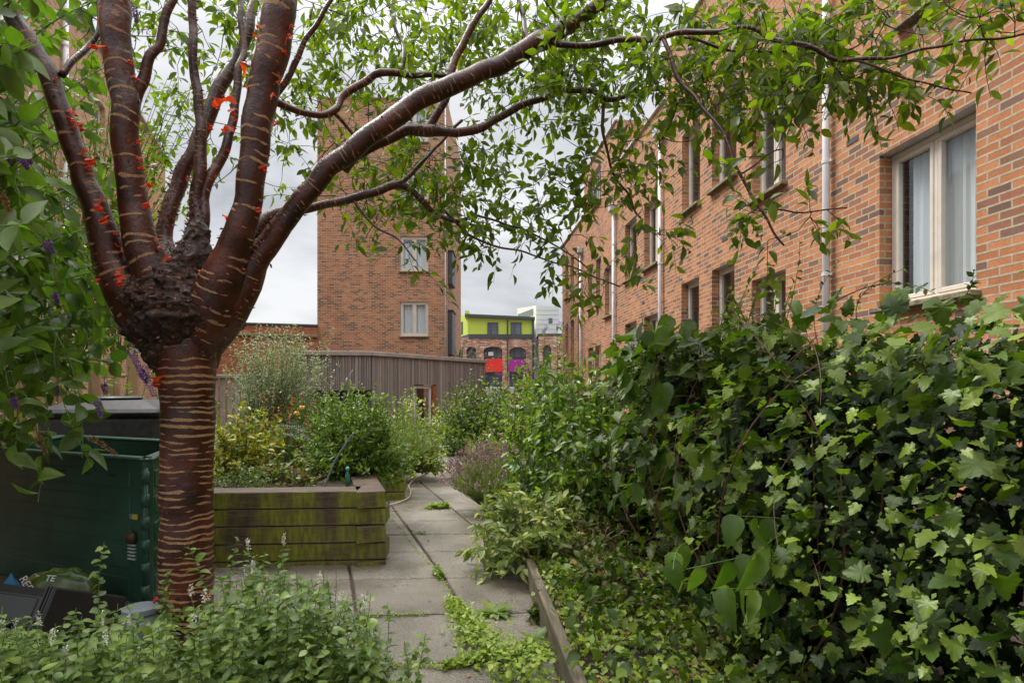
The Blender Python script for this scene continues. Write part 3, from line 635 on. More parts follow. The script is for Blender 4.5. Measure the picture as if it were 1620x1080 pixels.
# ------------------------------------------------------------ the paperbark cherry
def bark(name, ring, part=0.0):
    m, t, b = mat(name); uvn = t.nodes.new('ShaderNodeUVMap').outputs[0]; sp_ = t.nodes.new('ShaderNodeSeparateXYZ'); t.links.new(uvn, sp_.inputs[0])
    v = sp_.outputs[1]; obj = t.nodes.new('ShaderNodeTexCoord').outputs['Object']
    wob = noise_(t, 7, 2, obj); f1 = (33-12*part) if ring else 38
    vv = math_(t, 'ADD', math_(t, 'MULTIPLY', v, f1), math_(t, 'MULTIPLY', wob, 1.5 if ring else 2.2))
    idx = math_(t, 'FLOOR', vv); fr_ = math_(t, 'FRACT', vv)
    wn = t.nodes.new('ShaderNodeTexWhiteNoise'); wn.noise_dimensions = '1D'; t.links.new(idx, wn.inputs['W'])
    dist = math_(t, 'ABSOLUTE', math_(t, 'SUBTRACT', fr_, math_(t, 'ADD', .3, math_(t, 'MULTIPLY', wn.outputs[0], .4))))
    mp = t.nodes.new('ShaderNodeCombineXYZ'); t.links.new(math_(t, 'MULTIPLY', idx, 3.7), mp.inputs[2])
    va = t.nodes.new('ShaderNodeVectorMath'); va.operation = 'ADD'; t.links.new(obj, va.inputs[0]); t.links.new(mp.outputs[0], va.inputs[1])
    msk = noise_(t, 9 if ring else 20, 2, va.outputs[0]); fine = noise_(t, 160, 4, obj, .7)
    th = nd(t, 'ShaderNodeMapRange'); t.links.new(msk, th.inputs[0]); th.inputs[1].default_value = (.41+.09*part) if ring else .50; th.inputs[2].default_value = .56 if ring else .62; th.inputs[3].default_value = 0; th.inputs[4].default_value = (.20-.07*part) if ring else .11
    w2 = math_(t, 'MULTIPLY', th.outputs[0], math_(t, 'ADD', .45, fine))
    line = math_(t, 'LESS_THAN', dist, w2)
    base = ramp(t, noise_(t, 5, 5, obj, .6), [(.3, (.018, .005, .003)), (.5, (.055, .013, .007)), (.72, (.125, .03, .014))])
    sc = noise_(t, 26, 5, obj, .7); base = mixc(t, ramp(t, sc, [(.54, (0, 0, 0)), (.64, (1, 1, 1))]), base, (.022, .012, .009))
    c = mixc(t, line, base, ramp(t, fine, [(.3, (.20, .10, .04)), (.7, (.48, .28, .14))]))
    t.links.new(c, b.inputs['Base Color'])
    rg = math_(t, 'ADD', .24, math_(t, 'MULTIPLY', line, .5)); t.links.new(math_(t, 'ADD', rg, math_(t, 'MULTIPLY', sc, .15)), b.inputs['Roughness']); b.inputs['Specular IOR Level'].default_value = .5
    h = math_(t, 'ADD', math_(t, 'MULTIPLY', line, math_(t, 'ADD', .5, fine)), math_(t, 'MULTIPLY', sc, .9)); bump(t, b, h, .8, .008); return m
M['bark_ring'] = bark('ringed_cherry_bark', True); M['bark_band'] = bark('banded_limb_bark', True, 1.0); M['bark_dash'] = bark('glossy_cherry_bark', False)
m, t, b = mat('rough_burl_bark'); f_ = noise_(t, 40, 8, None, .75); f2 = nd(t, 'ShaderNodeTexVoronoi', Scale=34)
t.links.new(t.nodes.new('ShaderNodeTexCoord').outputs['Object'], f2.inputs['Vector'])
c = ramp(t, f_, [(.3, (.006, .004, .003)), (.48, (.035, .016, .010)), (.60, (.12, .058, .028)), (.72, (.30, .17, .09))]); t.links.new(c, b.inputs['Base Color'])
b.inputs['Roughness'].default_value = .45; bump(t, b, math_(t, 'ADD', f_, f2.outputs[0]), 1, .025); M['burl'] = m
TD = 2.9
tree = empty('cherry_tree', G(296, VH+H*F/TD), 'paperbark cherry tree with glossy mahogany bark ringed in tan and spreading limbs', 'tree')
def limb_pts(l): return [(P(u, v, Y), r*Y/F) for (u, v, r, Y) in l]
def limb(name, l, mt='bark_dash', n=14, seg=6, rough=.05):
    pts, rad = smooth_path(limb_pts(l), seg)
    rad = [r*(1+rough*noise.noise(p*9)+rough*.7*noise.noise(p*30)) for p, r in zip(pts, rad)]
    pts = [p+Vector((noise.noise(p*7), noise.noise(p*7+Vector((9, 0, 0))), noise.noise(p*7+Vector((0, 9, 0)))))*min(.02, .0009/max(r, .003)+.004) for p, r in zip(pts, rad)]
    mb = MB(); mb.tube(pts, rad, n, vo=random.random()*5); ob = mb.build(name, M[mt], tree, smooth=True); return pts, rad, ob
SK = []                                                                   # skeleton for the twigs
p_, r_, _ = limb('trunk', [(293, 1075, 50, 2.9), (295, 1010, 43, 2.9), (296, 930, 39.5, 2.9), (296, 800, 38.5, 2.9), (297, 680, 38.5, 2.9), (298, 615, 40, 2.9), (296, 580, 44, 2.9), (292, 530, 52, 2.92)], 'bark_ring', 28, 8, .03)
LIMBS = [
 [(294, 640, 18, 2.92), (275, 570, 30, 2.92), (222, 495, 38, 2.88), (178, 420, 35, 2.85), (150, 330, 28, 2.82), (126, 260, 24, 2.8), (103, 190, 22, 2.78), (70, 110, 21, 2.76), (35, 45, 20, 2.74), (5, 0, 20, 2.72), (-60, -70, 18, 2.7), (-150, -190, 15, 2.7)],
 [(294, 650, 22, 2.92), (280, 560, 38, 2.9), (255, 470, 42, 2.87), (226, 390, 33, 2.82), (209, 300, 27, 2.8), (201, 200, 26, 2.78), (190, 100, 28, 2.78), (186, 30, 28, 2.78), (182, -60, 26, 2.78), (180, -200, 20, 2.85)],
 [(205, 215, 14, 2.84), (222, 150, 14, 2.84), (240, 90, 11, 2.85), (262, 30, 9, 2.88), (280, -20, 8, 2.9), (300, -90, 6, 2.95)],
 [(285, 470, 30, 3.0), (262, 375, 18, 3.08), (283, 290, 18, 3.15), (318, 210, 17, 3.2), (352, 135, 16, 3.28), (385, 75, 13, 3.35), (400, 20, 11, 3.4), (420, -60, 9, 3.5)],
 [(305, 470, 32, 2.95), (310, 385, 24, 2.98), (312, 330, 14, 3.0), (318, 230, 11, 3.02), (312, 150, 9, 3.03), (305, 60, 8, 3.05), (303, -10, 7, 3.06), (296, -100, 5, 3.1)],
 [(312, 430, 14, 2.98), (320, 350, 13, 3.0), (333, 283, 12, 3.05), (360, 227, 10, 3.1), (377, 133, 9, 3.15), (383, 60, 7, 3.2), (380, -20, 6, 3.25)],
 [(299, 640, 18, 2.92), (306, 565, 32, 2.9), (338, 478, 42, 2.87), (366, 400, 33, 2.82), (391, 330, 28, 2.8), (404, 240, 29, 2.78), (414, 150, 31, 2.77), (434, 60, 34, 2.77), (446, -20, 32, 2.78), (455, -110, 26, 2.8), (480, -230, 20, 2.9)],
 [(300, 640, 18, 2.92), (316, 560, 32, 2.94), (360, 488, 36, 2.93), (412, 403, 29, 2.92), (452, 345, 26, 2.92), (500, 290, 25, 2.92), (545, 245, 26, 2.93), (600, 200, 25, 2.94), (680, 150, 26, 2.96), (760, 115, 24, 2.98), (820, 85, 24, 3.0), (860, 62, 27, 3.0), (905, 35, 18, 3.0), (950, 5, 17, 3.0), (1010, -40, 15, 3.0), (1100, -110, 12, 3.0)],
 [(545, 272, 14, 3.05), (590, 228, 15, 3.08), (640, 207, 14, 3.1), (680, 206, 17, 3.12), (705, 210, 12, 3.13), (745, 205, 12, 3.15), (790, 182, 10, 3.2), (850, 160, 9, 3.2), (905, 144, 8, 3.2), (935, 143, 8, 3.2), (958, 156, 8, 3.2), (1005, 152, 5, 3.15), (1060, 138, 4, 3.1), (1120, 130, 2.5, 3.05)],
 [(955, 156, 5, 3.2), (955, 200, 4, 3.2), (966, 262, 3, 3.2), (985, 300, 3, 3.2), (1015, 346, 2.4, 3.15)],
 [(395, 372, 18, 2.98), (440, 340, 13, 3.05), (500, 326, 10, 3.1), (560, 316, 10, 3.15), (622, 293, 10, 3.2), (660, 308, 8, 3.25), (690, 338, 6, 3.3), (720, 350, 5, 3.3), (755, 343, 3.5, 3.3)],
 [(632, 292, 6, 3.2), (662, 262, 5, 3.25), (690, 232, 4, 3.3), (730, 190, 3.5, 3.35)],
 [(434, 158, 10, 2.9), (480, 178, 8, 3.0), (528, 178, 9, 3.1), (550, 150, 9, 3.15), (600, 117, 9, 3.2), (660, 116, 8, 3.25), (720, 118, 5, 3.3), (790, 110, 3, 3.4)],
 [(528, 180, 5, 3.1), (545, 200, 4, 3.15), (565, 222, 3.5, 3.2)],
 [(676, 203, 11, 3.12), (700, 162, 10, 3.14), (716, 110, 10, 3.15), (728, 70, 9, 3.16), (755, 30, 8, 3.18), (775, -5, 7, 3.2), (800, -70, 5, 3.25)],
 [(637, 112, 6, 3.25), (636, 80, 5, 3.3), (625, 40, 4, 3.35), (620, -10, 3, 3.4)],
 [(870, 62, 10, 3.0), (905, 70, 8, 2.95), (960, 64, 7.5, 2.85), (1060, 56, 7, 2.7), (1120, 51, 6.5, 2.6), (1185, 43, 6, 2.5), (1232, 66, 6, 2.45), (1290, 80, 6, 2.4), (1345, 94, 5, 2.35), (1400, 92, 4, 2.3), (1470, 76, 3.5, 2.25), (1560, 60, 3, 2.2), (1640, 48, 2.5, 2.15)],
 [(1049, 58, 5.5, 2.72), (1068, 108, 5, 2.68), (1100, 155, 4.6, 2.62), (1138, 205, 4.2, 2.55), (1158, 255, 4, 2.5), (1178, 292, 3.6, 2.48), (1208, 335, 3.2, 2.45), (1240, 388, 2.4, 2.42)],
 [(1345, 94, 3, 2.35), (1400, 112, 2.6, 2.3), (1460, 130, 2.2, 2.28), (1535, 152, 1.6, 2.25)],
 [(1080, 62, 4, 2.66), (1180, 78, 3.5, 2.6), (1290, 82, 3, 2.55), (1360, 70, 2, 2.5), (1400, 30, 2, 2.5)],
 [(1210, 330, 2.4, 2.45), (1290, 335, 2, 2.42), (1340, 332, 1.5, 2.4)],
 [(1168, 275, 2.4, 2.5), (1215, 240, 2, 2.46), (1240, 236, 1.5, 2.44)],
 [(95, 120, 8, 2.78), (135, 75, 7, 2.9), (158, 40, 6, 2.95), (150, -30, 5, 3.0)],
 [(405, 210, 9, 2.82), (455, 115, 8, 2.86), (500, 40, 6, 2.88), (545, -30, 5, 2.9)],
 [(840, 75, 8, 3.0), (828, 40, 6, 3.05), (822, 0, 5, 3.1), (815, -60, 4, 3.15)],
 [(700, 330, 3.4, 3.3), (745, 372, 3, 3.3), (800, 392, 2.5, 3.3), (850, 405, 2, 3.3), (920, 432, 1.8, 3.25), (980, 450, 1.4, 3.2)],
 [(755, 343, 3, 3.3), (820, 362, 2.6, 3.3), (880, 388, 2, 3.3), (930, 428, 1.6, 3.2)],
 [(560, 316, 4, 3.15), (580, 350, 3, 3.1), (625, 378, 2.4, 3.05), (655, 410, 1.6, 3.0)],
]
KS_ = {0: .66, 1: .76, 2: .7, 3: .66, 4: .8, 5: .7, 6: .74, 7: .60, 8: .58}
def thin(i, l):
    k = KS_.get(i, .66); return [(u, v, max(1.2, r*(k+(1-k)*min(1, max(0, (v-380)/120)) if i in (0, 1, 3, 4, 6, 7) else r*k/r)), Y) for (u, v, r, Y) in l]
LIMBS = [thin(i, l) for i, l in enumerate(LIMBS)]
for i, l in enumerate(LIMBS):
    big = max(x[2] for x in l) > 9
    pts, rad, _ = limb('limb', l, 'bark_band' if i in (0, 1, 6) else 'bark_dash', 18 if big else 8, 6)
    for p, r in zip(pts, rad):
        if r < .085: SK.append(p)
# burl where the limbs spring from
mb = MB(); prof = [(605, 30, 297, 0), (585, 42, 295, 0), (562, 52, 290, 0), (535, 64, 286, 0), (508, 74, 284, 0), (482, 78, 284, 0), (460, 68, 287, 0), (440, 50, 292, 0), (420, 34, 299, 0), (400, 25, 304, 0), (375, 16, 309, 0), (350, 8, 311, 0)]
pts = [P(u, v, 2.93) for v, r, u, _ in prof]; pts, rad = smooth_path([(p, pr[1]*2.9/F) for p, pr in zip(pts, prof)], 10)
n = 110; rings = []
mb.tube(pts, rad, n)
vs = []
for v in mb.v:
    v = Vector(v); c_ = P(290, VH-(v.z-H)/2.93*F, 2.93); d = (v-c_); d.y *= 1.02; d.x *= 1.03
    k = 1+.34*noise.noise(v*8)+.14*noise.noise(v*27)+.08*noise.noise(v*60); vs.append(tuple(c_+d*k))
mb.v = vs; mb.build('burl', M['burl'], tree, smooth=True)
# loose bark flakes over the burl and knots
fl_p, fl_d = [], []
for i in range(1100):
    a = random.uniform(math.pi*.95, math.pi*2.05); v = random.uniform(385, 590); rr = float(np.interp(v, [375, 400, 420, 440, 460, 482, 508, 535, 562, 585, 605], [16, 25, 34, 50, 68, 78, 74, 64, 52, 42, 30]))*2.93/F
    c_ = P(290, v, 2.93); fl_p.append(c_+Vector((math.cos(a)*rr*1.0, math.sin(a)*rr*1.06, 0))); fl_d.append((random.gauss(0, 1), random.gauss(-.5, .4), random.gauss(0, .8)))
for l in (LIMBS[0], LIMBS[1], LIMBS[6], LIMBS[7], LIMBS[3], LIMBS[4]):
    pts, rad = smooth_path(limb_pts(l), 12)
    for j in range(420):
        i = 14+int(abs(random.gauss(0, .10))*(len(pts)-1)); i = min(i, len(pts)-2); o_ = Vector(rng.normal(size=3)).normalized(); o_.y = -abs(o_.y); fl_p.append(pts[i]+o_*rad[i]*1.0); fl_d.append(tuple(o_*.3+Vector(rng.normal(size=3))))
for l in (LIMBS[7], LIMBS[0], LIMBS[1], LIMBS[6], LIMBS[8]):
    pts, rad = smooth_path(limb_pts(l), 10)
    for j in range(150):
        i = int(random.random()**1.0*(len(pts)-1)); o_ = Vector(rng.normal(size=3)).normalized(); tg = (pts[min(i+1, len(pts)-1)]-pts[i-1]).normalized(); o_ = (o_-tg*o_.dot(tg)).normalized()
        fl_p.append(pts[i]+o_*rad[i]*.98); fl_d.append(tuple(o_*.5+Vector(rng.normal(size=3))*.6))
for l, i0 in ((LIMBS[4], 0),):
    pts, rad = smooth_path(limb_pts(l), 30)
    for j in range(500):
        i = random.randrange(1, len(pts)-1); o_ = Vector(rng.normal(size=3)).normalized(); fl_p.append(pts[i]+o_*rad[i]*.9); fl_d.append(tuple(o_))
M['flake'] = leaf_mat('bark_flake', [(.02, .01, .008), (.06, .02, .012), (.12, .05, .03), (.25, .13, .08)], .12, .4, tmul=(3, .6, .3))
nf = len(fl_p); tag(leaves('bark_flake', M['flake'], tree, [tuple(p) for p in fl_p], fl_d, rv(nf), rng.uniform(.006, .026, nf)*rng.uniform(.5, 1.3, nf), T_SML, .9), kind='stuff')
# translucent orange-red peeling curls
M['curl'] = leaf_mat('peeling_red_bark', [(.55, .035, .01), (.75, .09, .015), (.35, .02, .01)], .55, .3, tmul=(1.4, 1.2, .8))
def curl(u, v, Y, L, du, dv, wd=.02):
    a = P(u, v, Y); b_ = P(u+du, v+dv, Y-.04); q = MB(); d = (b_-a).normalized(); s_ = d.cross(Vector((0, 1, 0))).normalized(); k = 7; pr = None
    for i in range(k+1):
        t = i/k; c_ = a+d*(L*t)+Vector((0, -.025*math.sin(t*3.2), 0)); ww = wd*(.6+.5*math.sin(t*9+u)+.3*random.random())*(1-.5*t)
        cur = (c_-s_*ww+Vector((0, -.012*random.random(), 0)), c_+s_*ww+Vector((0, .012*random.random(), 0)))
        if pr: q.quad(pr[0], pr[1], cur[1], cur[0])
        pr = cur
    q.build('bark_curl', M['curl'], tree)
for c_ in ((158, 75, 2.72, .05, -8, 4), (372, 158, 2.9, .11, -35, 10), (368, 172, 2.9, .06, 5, 20), (387, 120, 2.76, .08, 4, -25), (370, 205, 2.85, .06, -18, 4), (432, 200, 2.72, .05, 10, -6), (418, 262, 2.72, .06, 3, 12),
           (452, 70, 2.72, .06, 12, -10), (118, 178, 2.7, .05, 8, 10), (130, 195, 2.7, .06, 5, 20), (145, 250, 2.7, .05, 4, 20), (158, 320, 2.7, .07, 3, 18), (165, 345, 2.7, .06, 6, 14), (190, 425, 2.68, .08, 5, 22), (196, 440, 2.66, .06, -4, 16),
           (262, 408, 2.72, .05, 14, 4), (160, 440, 2.7, .04, -6, 10), (233, 320, 2.7, .05, 3, 14), (238, 290, 2.7, .04, 4, 10), (430, 155, 2.72, .04, 10, -4), (252, 595, 2.78, .06, -4, 22), (250, 945, 2.78, .04, -4, 6), (330, 938, 2.78, .03, 4, 6)):
    curl(*c_, wd=random.uniform(.014, .027))
for li, sgn, cnt, t0, t1 in ((0, 1, 14, .2, .62), (1, 1, 10, .2, .7), (1, -1, 3, .5, .8), (6, -1, 9, .25, .75), (6, 1, 7, .25, .75), (3, 1, 4, .2, .6), (5, 1, 4, .2, .6)):
    l = LIMBS[li]
    for _ in range(cnt):
        t_ = random.uniform(t0, t1)*(len(l)-1); i_ = int(t_); fr2 = t_-i_; u, v, rr2, Y2 = [l[i_][k]+(l[i_+1][k]-l[i_][k])*fr2 for k in range(4)]
        curl(u+sgn*rr2*.92, v, Y2-.01, random.uniform(.018, .055), sgn*random.uniform(2, 14), random.uniform(-14, 22), wd=random.uniform(.006, .016))
# twigs: attraction points joined to the nearest wood
blobs = [  # cu, cv, ru, rv, Ymin, Ymax, n
 (470, 60, 120, 110, 3.2, 4.6, 90), (480, 230, 90, 90, 3.3, 4.4, 36), (290, 230, 55, 90, 3.6, 4.8, 26), (250, 60, 50, 70, 3.2, 4.4, 24), (360, 60, 60, 70, 3.4, 4.6, 26), (600, 70, 110, 90, 3.2, 4.6, 95), (720, 60, 110, 80, 3.1, 4.4, 95),
 (620, 240, 95, 85, 3.3, 4.2, 60), (730, 260, 100, 80, 3.2, 4.0, 54), (770, 335, 105, 58, 3.1, 3.8, 52), (660, 395, 30, 25, 3.0, 3.1, 8), (590, 320, 60, 60, 3.2, 3.8, 24), (840, 60, 110, 80, 3.0, 4.2, 85), (840, 170, 100, 50, 3.1, 4.0, 36),
 (870, 310, 75, 36, 3.1, 3.6, 34), (960, 80, 100, 80, 2.8, 3.8, 100), (960, 220, 75, 70, 3.0, 3.5, 34), (1000, 300, 45, 35, 3.0, 3.3, 14), (1050, 190, 60, 60, 2.7, 3.2, 14), (1090, 90, 90, 80, 2.6, 3.2, 95), (1220, 80, 120, 70, 2.4, 3.0, 125), (1180, 150, 90, 36, 2.5, 2.8, 18),
 (1330, 70, 90, 60, 2.3, 2.8, 90), (1310, 135, 90, 35, 2.3, 2.6, 40), (1450, 25, 120, 35, 2.2, 2.7, 30), (1430, 140, 60, 20, 2.25, 2.35, 7), (1560, 60, 60, 50, 2.1, 2.4, 12), (1590, 25, 50, 40, 2.1, 2.5, 12), (1210, 255, 70, 35, 2.4, 2.5, 8),
 (1240, 345, 70, 40, 2.38, 2.5, 15), (1320, 335, 50, 15, 2.38, 2.45, 6), (900, 430, 45, 30, 3.1, 3.3, 10), (985, 450, 35, 14, 3.15, 3.25, 5), (940, 390, 70, 25, 3.1, 3.3, 8), (1040, 360, 40, 16, 3.1, 3.2, 7), (790, 388, 70, 18, 3.2, 3.4, 9), (150, 45, 30, 50, 3, 3.6, 10),
 (600, -150, 700, 130, 2.0, 4.6, 210), (150, -120, 200, 100, 2.2, 4, 40)]
def spread_pts():
    o = []
    for (cu, cv, ru, rv_, ya, yb, n) in blobs:
        for i in range(int(n*(.62 if cu > 1040 or cv > 420 or cv < 0 else .85))):
            a = random.uniform(0, 2*math.pi); r = math.sqrt(random.random())
            o.append(P(cu+ru*r*math.cos(a), cv+rv_*r*math.sin(a), random.uniform(ya, yb)))
    return o
AP = spread_pts(); nodes = np.array([tuple(p) for p in SK]); apn = np.array([tuple(p) for p in AP])
d0 = np.array([np.min(np.sum((nodes-a)**2, 1)) for a in apn]); order = np.argsort(d0)
tw_ = Stems()
for k in order:
    a = apn[k]; j = int(np.argmin(np.sum((nodes-a)**2, 1)+.25*np.maximum(0, nodes[:, 2]-a[2])**2)); s_ = Vector(nodes[j]); e_ = Vector(a); L = (e_-s_).length
    nseg = max(3, int(L/.08)); o_ = Vector(rng.normal(size=3)).normalized()*L*.12
    pts = [s_.lerp(e_, i/nseg)+o_*math.sin(math.pi*i/nseg) for i in range(nseg+1)]
    r0 = min(.0055, .0018+L*.006); tw_.mb.tube(pts, [r0+(.0016-r0)*i/nseg for i in range(nseg+1)], 5, cap=False)
    nodes = np.vstack([nodes, np.array([tuple(p) for p in pts[1:]])])
    d = (e_-s_).normalized()
    for q_ in range(random.choice((1, 1, 2))):                            # leafy shoots
        dd = (d*.6+Vector(rng.normal(size=3))*.5+Vector((0, 0, -.08))).normalized(); Ls = random.uniform(.10, .24)
        tw_.stem(e_, e_+dd*Ls, .0016, .0009, .12, 4, (.1, 1), random.randint(5, 8), 4, .03)
    if L > .2:
        for _ in range(int(L/.13)):
            i = random.randint(1, nseg-1); tw_.p.append(pts[i]); tw_.d.append((pts[i]-pts[i-1]).normalized())
tw_.mb.build('twig', M['stem_dark'], tree)
p, d = tw_.arr(); n = len(p); side = nrm(np.cross(d, rv(n)))
di = nrm(d*.5+side*.85+np.array([0, 0, -.28])+rv(n, .2)); ln = rng.uniform(.040, .080, n)
print('cherry leaves', n)
leaves('crown', LM['cherry'], tree, p+di*.008, di, rv(n, .6)+np.array([0, -.2, .7]), ln, T_CHER, 1.08)
# a single yellowed leaf under the limb
leaves('yellow_leaf', LM['yellowfl'], tree, [tuple(P(955, 62, 2.9))], [(.1, -.1, -1)], [(.3, -1, .2)], [.08], T_CHER, 1.1)
# ------------------------------------------------------------ raised beds of sleepers
m, t, b = mat('mossy_sleeper'); rnd = t.nodes.new('ShaderNodeNewGeometry'); sx = t.nodes.new('ShaderNodeSeparateXYZ'); t.links.new(rnd.outputs['True Normal'], sx.inputs[0])
gr = noise_(t, 10, 7, None, .65, (.5, 3, 6)); wood = ramp(t, gr, [(.3, (.03, .018, .012)), (.5, (.075, .045, .028)), (.7, (.16, .105, .068))])
ms_ = noise_(t, 3.2, 5, None, .6, (1.6, 1.6, .7)); moss = ramp(t, noise_(t, 18, 4, None, .6, (2, 2, .5)), [(.3, (.075, .08, .008)), (.7, (.24, .25, .018))])
vert = math_(t, 'LESS_THAN', math_(t, 'ABSOLUTE', sx.outputs[2]), .5)
fac = math_(t, 'MULTIPLY', ramp(t, ms_, [(.36, (0, 0, 0)), (.54, (.95, .95, .95))]), vert)
t.links.new(mixc(t, fac, wood, moss), b.inputs['Base Color']); b.inputs['Roughness'].default_value = .62; bump(t, b, gr, .6, .008); M['sleeper'] = m
def sleeper_bed(label, C0, front, side, courses, h=.122, z0=-.09, wd=.2):
    tf = Vector((-1, -.07, 0)).normalized(); ts = Vector((-.33, 1, 0)).normalized(); nf = Vector((tf.y, -tf.x, 0)); nf = nf if nf.y < 0 else -nf
    ns = Vector((ts.y, -ts.x, 0))
    o = empty('raised_bed', (C0[0], C0[1], 0), label, 'raised bed'); C0 = Vector((C0[0], C0[1], 0))
    for k in range(courses):
        z = z0+h*k+h/2; alt = (courses-1-k) % 2 == 0; j = .006*random.uniform(-1, 1)
        off = wd if alt else 0
        q = MB(); q.box(C0+tf*(off+.003+(front-off)/2)-nf*(wd/2+j)+ZV*z, front-off, wd, h-.004, (tf, nf, ZV), b=.005); q.build('sleeper', M['sleeper'], o)
        off2 = 0 if alt else wd
        q = MB(); q.box(C0+ts*(off2+.003+(side-off2)/2)-ns*(wd/2+j)-(nf*-.012 if alt else Vector()), wd, side-off2, .001) if False else q.box(C0+ts*(off2+.003+(side-off2)/2)-ns*(wd/2+.002)+ZV*z+(nf*.002 if alt else Vector()), side-off2, wd, h-.004, (ts, ns, ZV), b=.005); q.build('sleeper', M['sleeper'], o)
    zt = z0+h*courses-.05; q = MB()
    A_ = C0+tf*.05-nf*.05; q.quad(A_+ZV*zt, A_+ts*(side-.05)+ZV*zt, A_+ts*(side-.05)+tf*(front-.1)+ZV*(zt+.05), A_+tf*(front-.05)+ZV*zt); q.build('soil_fill', M['soil'], o)
    q = MB(); q.box(C0+ts*(side-.1)+tf*(front/2)+ZV*(z0+h*courses/2), front, wd, h*courses-.01, (tf, nf, ZV), b=.012); q.build('back_sleeper', M['sleeper'], o)
    q = MB(); q.box(C0+tf*(front-.1)+ts*(side/2)+ZV*(z0+h*courses/2), side-.3, wd, h*courses-.02, (ts, ns, ZV), b=.012); q.build('back_sleeper', M['sleeper'], o)
    return o
sleeper_bed('near raised bed of stacked mossy green sleepers right of the cherry trunk', (-.889, 4.2), 1.34, 2.1, 5)
sleeper_bed('second raised bed of sleepers, lower and farther along the path', (-1.187, 6.6), 2.6, 2.4, 4, z0=-.16)
# timber edging of the right hand bed, its soil
ED = Vector((-.0904, 1, 0)).normalized(); EN = Vector((-1, -.0904, 0)).normalized()
m, t, b = mat('weathered_edging'); gr = noise_(t, 8, 6, None, .6, (6, .5, 6)); t.links.new(ramp(t, gr, [(.3, (.06, .05, .03)), (.55, (.13, .105, .065)), (.75, (.2, .17, .11))]), b.inputs['Base Color']); b.inputs['Roughness'].default_value = .8; bump(t, b, gr, .5, .006); M['edging'] = m
ed = empty('timber_edging', (.27, 2.0, 0), 'weathered timber board edging the planted bed right of the path', 'edging')
for k in range(5):
    q = MB(); c_ = Vector((.455, 0, 0))+ED*(1.0+2.4*k+1.2)+ZV*.05; q.box(c_, 2.39, .05, .22, (ED, EN, ZV), b=.006); q.build('board', M['edging'], ed)
def exf(y): return .455-.0904*y
q = MB()
for k in range(24):
    ya, yb = .6+k*.5, 1.1+k*.5
    for (oa, ob, za, zb) in ((.02, .5, .10, .13), (.5, 3.95, .13, .05)):
        q.quad((exf(ya)+oa, ya, za), (exf(ya)+ob, ya, zb), (exf(yb)+ob, yb, zb), (exf(yb)+oa, yb, za))
tag(q.build('bed_soil', M['soil']), kind='structure')

# ------------------------------------------------------------ right hand hedge
sil_u = [690, 760, 830, 900, 970, 1000, 1100, 1190, 1300, 1400, 1500, 1620, 2200]; sil_v = [606, 600, 590, 578, 560, 556, 550, 540, 535, 528, 515, 500, 470]
def fx(y): return 1.33-.0904*y
def ztop(y): u = UC+F*fx(y)/y; return H+(VH-np.interp(u, sil_u, sil_v))/F*y
def hedge_leaves(y0, y1, n, depth, lo=.08, power=1.4, bulge=.16, overtop=.0):
    ys = y0+(y1-y0)*rng.random(n)**1.15; zt = np.array([ztop(y) for y in ys]); f_ = rng.random(n); zs = lo+(zt-lo)*f_**.85+overtop*rng.random(n)**3
    sf = np.array([noise.noise(Vector((y*2.3, z*3.2, 3.0)))+.6*noise.noise(Vector((y*6, z*7, 5.0))) for y, z in zip(ys, zs)])
    prof_ = np.sin(np.clip(f_, 0, 1)*math.pi*.92)**.5*bulge+sf*.30+.22*(1-f_)*np.clip((3.6-ys)*.6, 0, 1)
    xs = np.array([fx(y) for y in ys])-prof_+depth*rng.random(n)**power
    return np.stack([xs, ys, zs], 1)
def hedge_part(o, pn, lm, pts, T, a, b_, wid=1, droop=-.55, outw=.55):
    n = len(pts); di = nrm(np.array([-outw, -.25, droop*.7])+rv(n, .5)); leaves(pn, LM[lm], o, pts, di, rv(n, .42)+np.array([-.28, -.12, 1.0]), rng.uniform(a, b_, n)*np.clip(pts[:, 1]/2.7, .62, 1.05), T, wid)
vine = empty('climbing_vine', (fx(2.6), 2.6, .1), 'dark lobed vine smothering the fence below the near brick house, right foreground', 'climber')
st = Stems(); 
for i in range(80):
    y = random.uniform(2.2, 4.6); a = Vector((fx(y)+random.uniform(-.1, .25), y, .1)); e_ = a+Vector((random.uniform(-.25, .1), random.uniform(-.7, .7), (ztop(y)-.1)*random.uniform(.5, 1.05))); st.stem(a, e_, random.uniform(.003, .006), .002, .45, 10, (.3, 1), 2, 5)
for i in range(60):
    y = random.uniform(1.7, 4.2); z = random.uniform(.4, 1.5); a = Vector((fx(y)-.1, y, z)); e_ = a+Vector((random.uniform(-.3, -.02), random.uniform(-.5, .5), random.uniform(-.3, .25))); st.stem(a, e_, .0020, .0008, .3, 8, (.3, 1), 3, 5, .05)
st.mb.build('stem', M['stem_red'], vine)
ib = rng.uniform(.9, 5.2, 4200); pb = np.stack([np.array([fx(y) for y in ib])+rng.uniform(.18, .55, 4200), ib, rng.random(4200)*(np.array([ztop(y) for y in ib])-.06)], 1)
leaves('inner_foliage', LM['ivy'], vine, pb, rv(4200)+np.array([-.3, 0, -.8]), rv(4200, .4)+np.array([-1, -.2, .2]), rng.uniform(.06, .11, 4200), T_IVY, 1.1)  # dark back layer added so gaps in the hedge look shaded
hedge_part(vine, 'foliage', 'ivy', hedge_leaves(1.0, 4.9, 8200, .60, .05, 1.0, .04), T_IVY, .035, .085, 1.05)
hedge_part(vine, 'foliage', 'vine', hedge_leaves(1.0, 4.9, 1300, .22, .10, 1.2, .22), T_LOBE, .045, .10, 1.0, -.3)
hedge_part(vine, 'young_foliage', 'bright', hedge_leaves(1.0, 4.7, 420, .08, .3, 1.2, .22, .06), T_LOBE, .03, .065, 1.0, -.2)
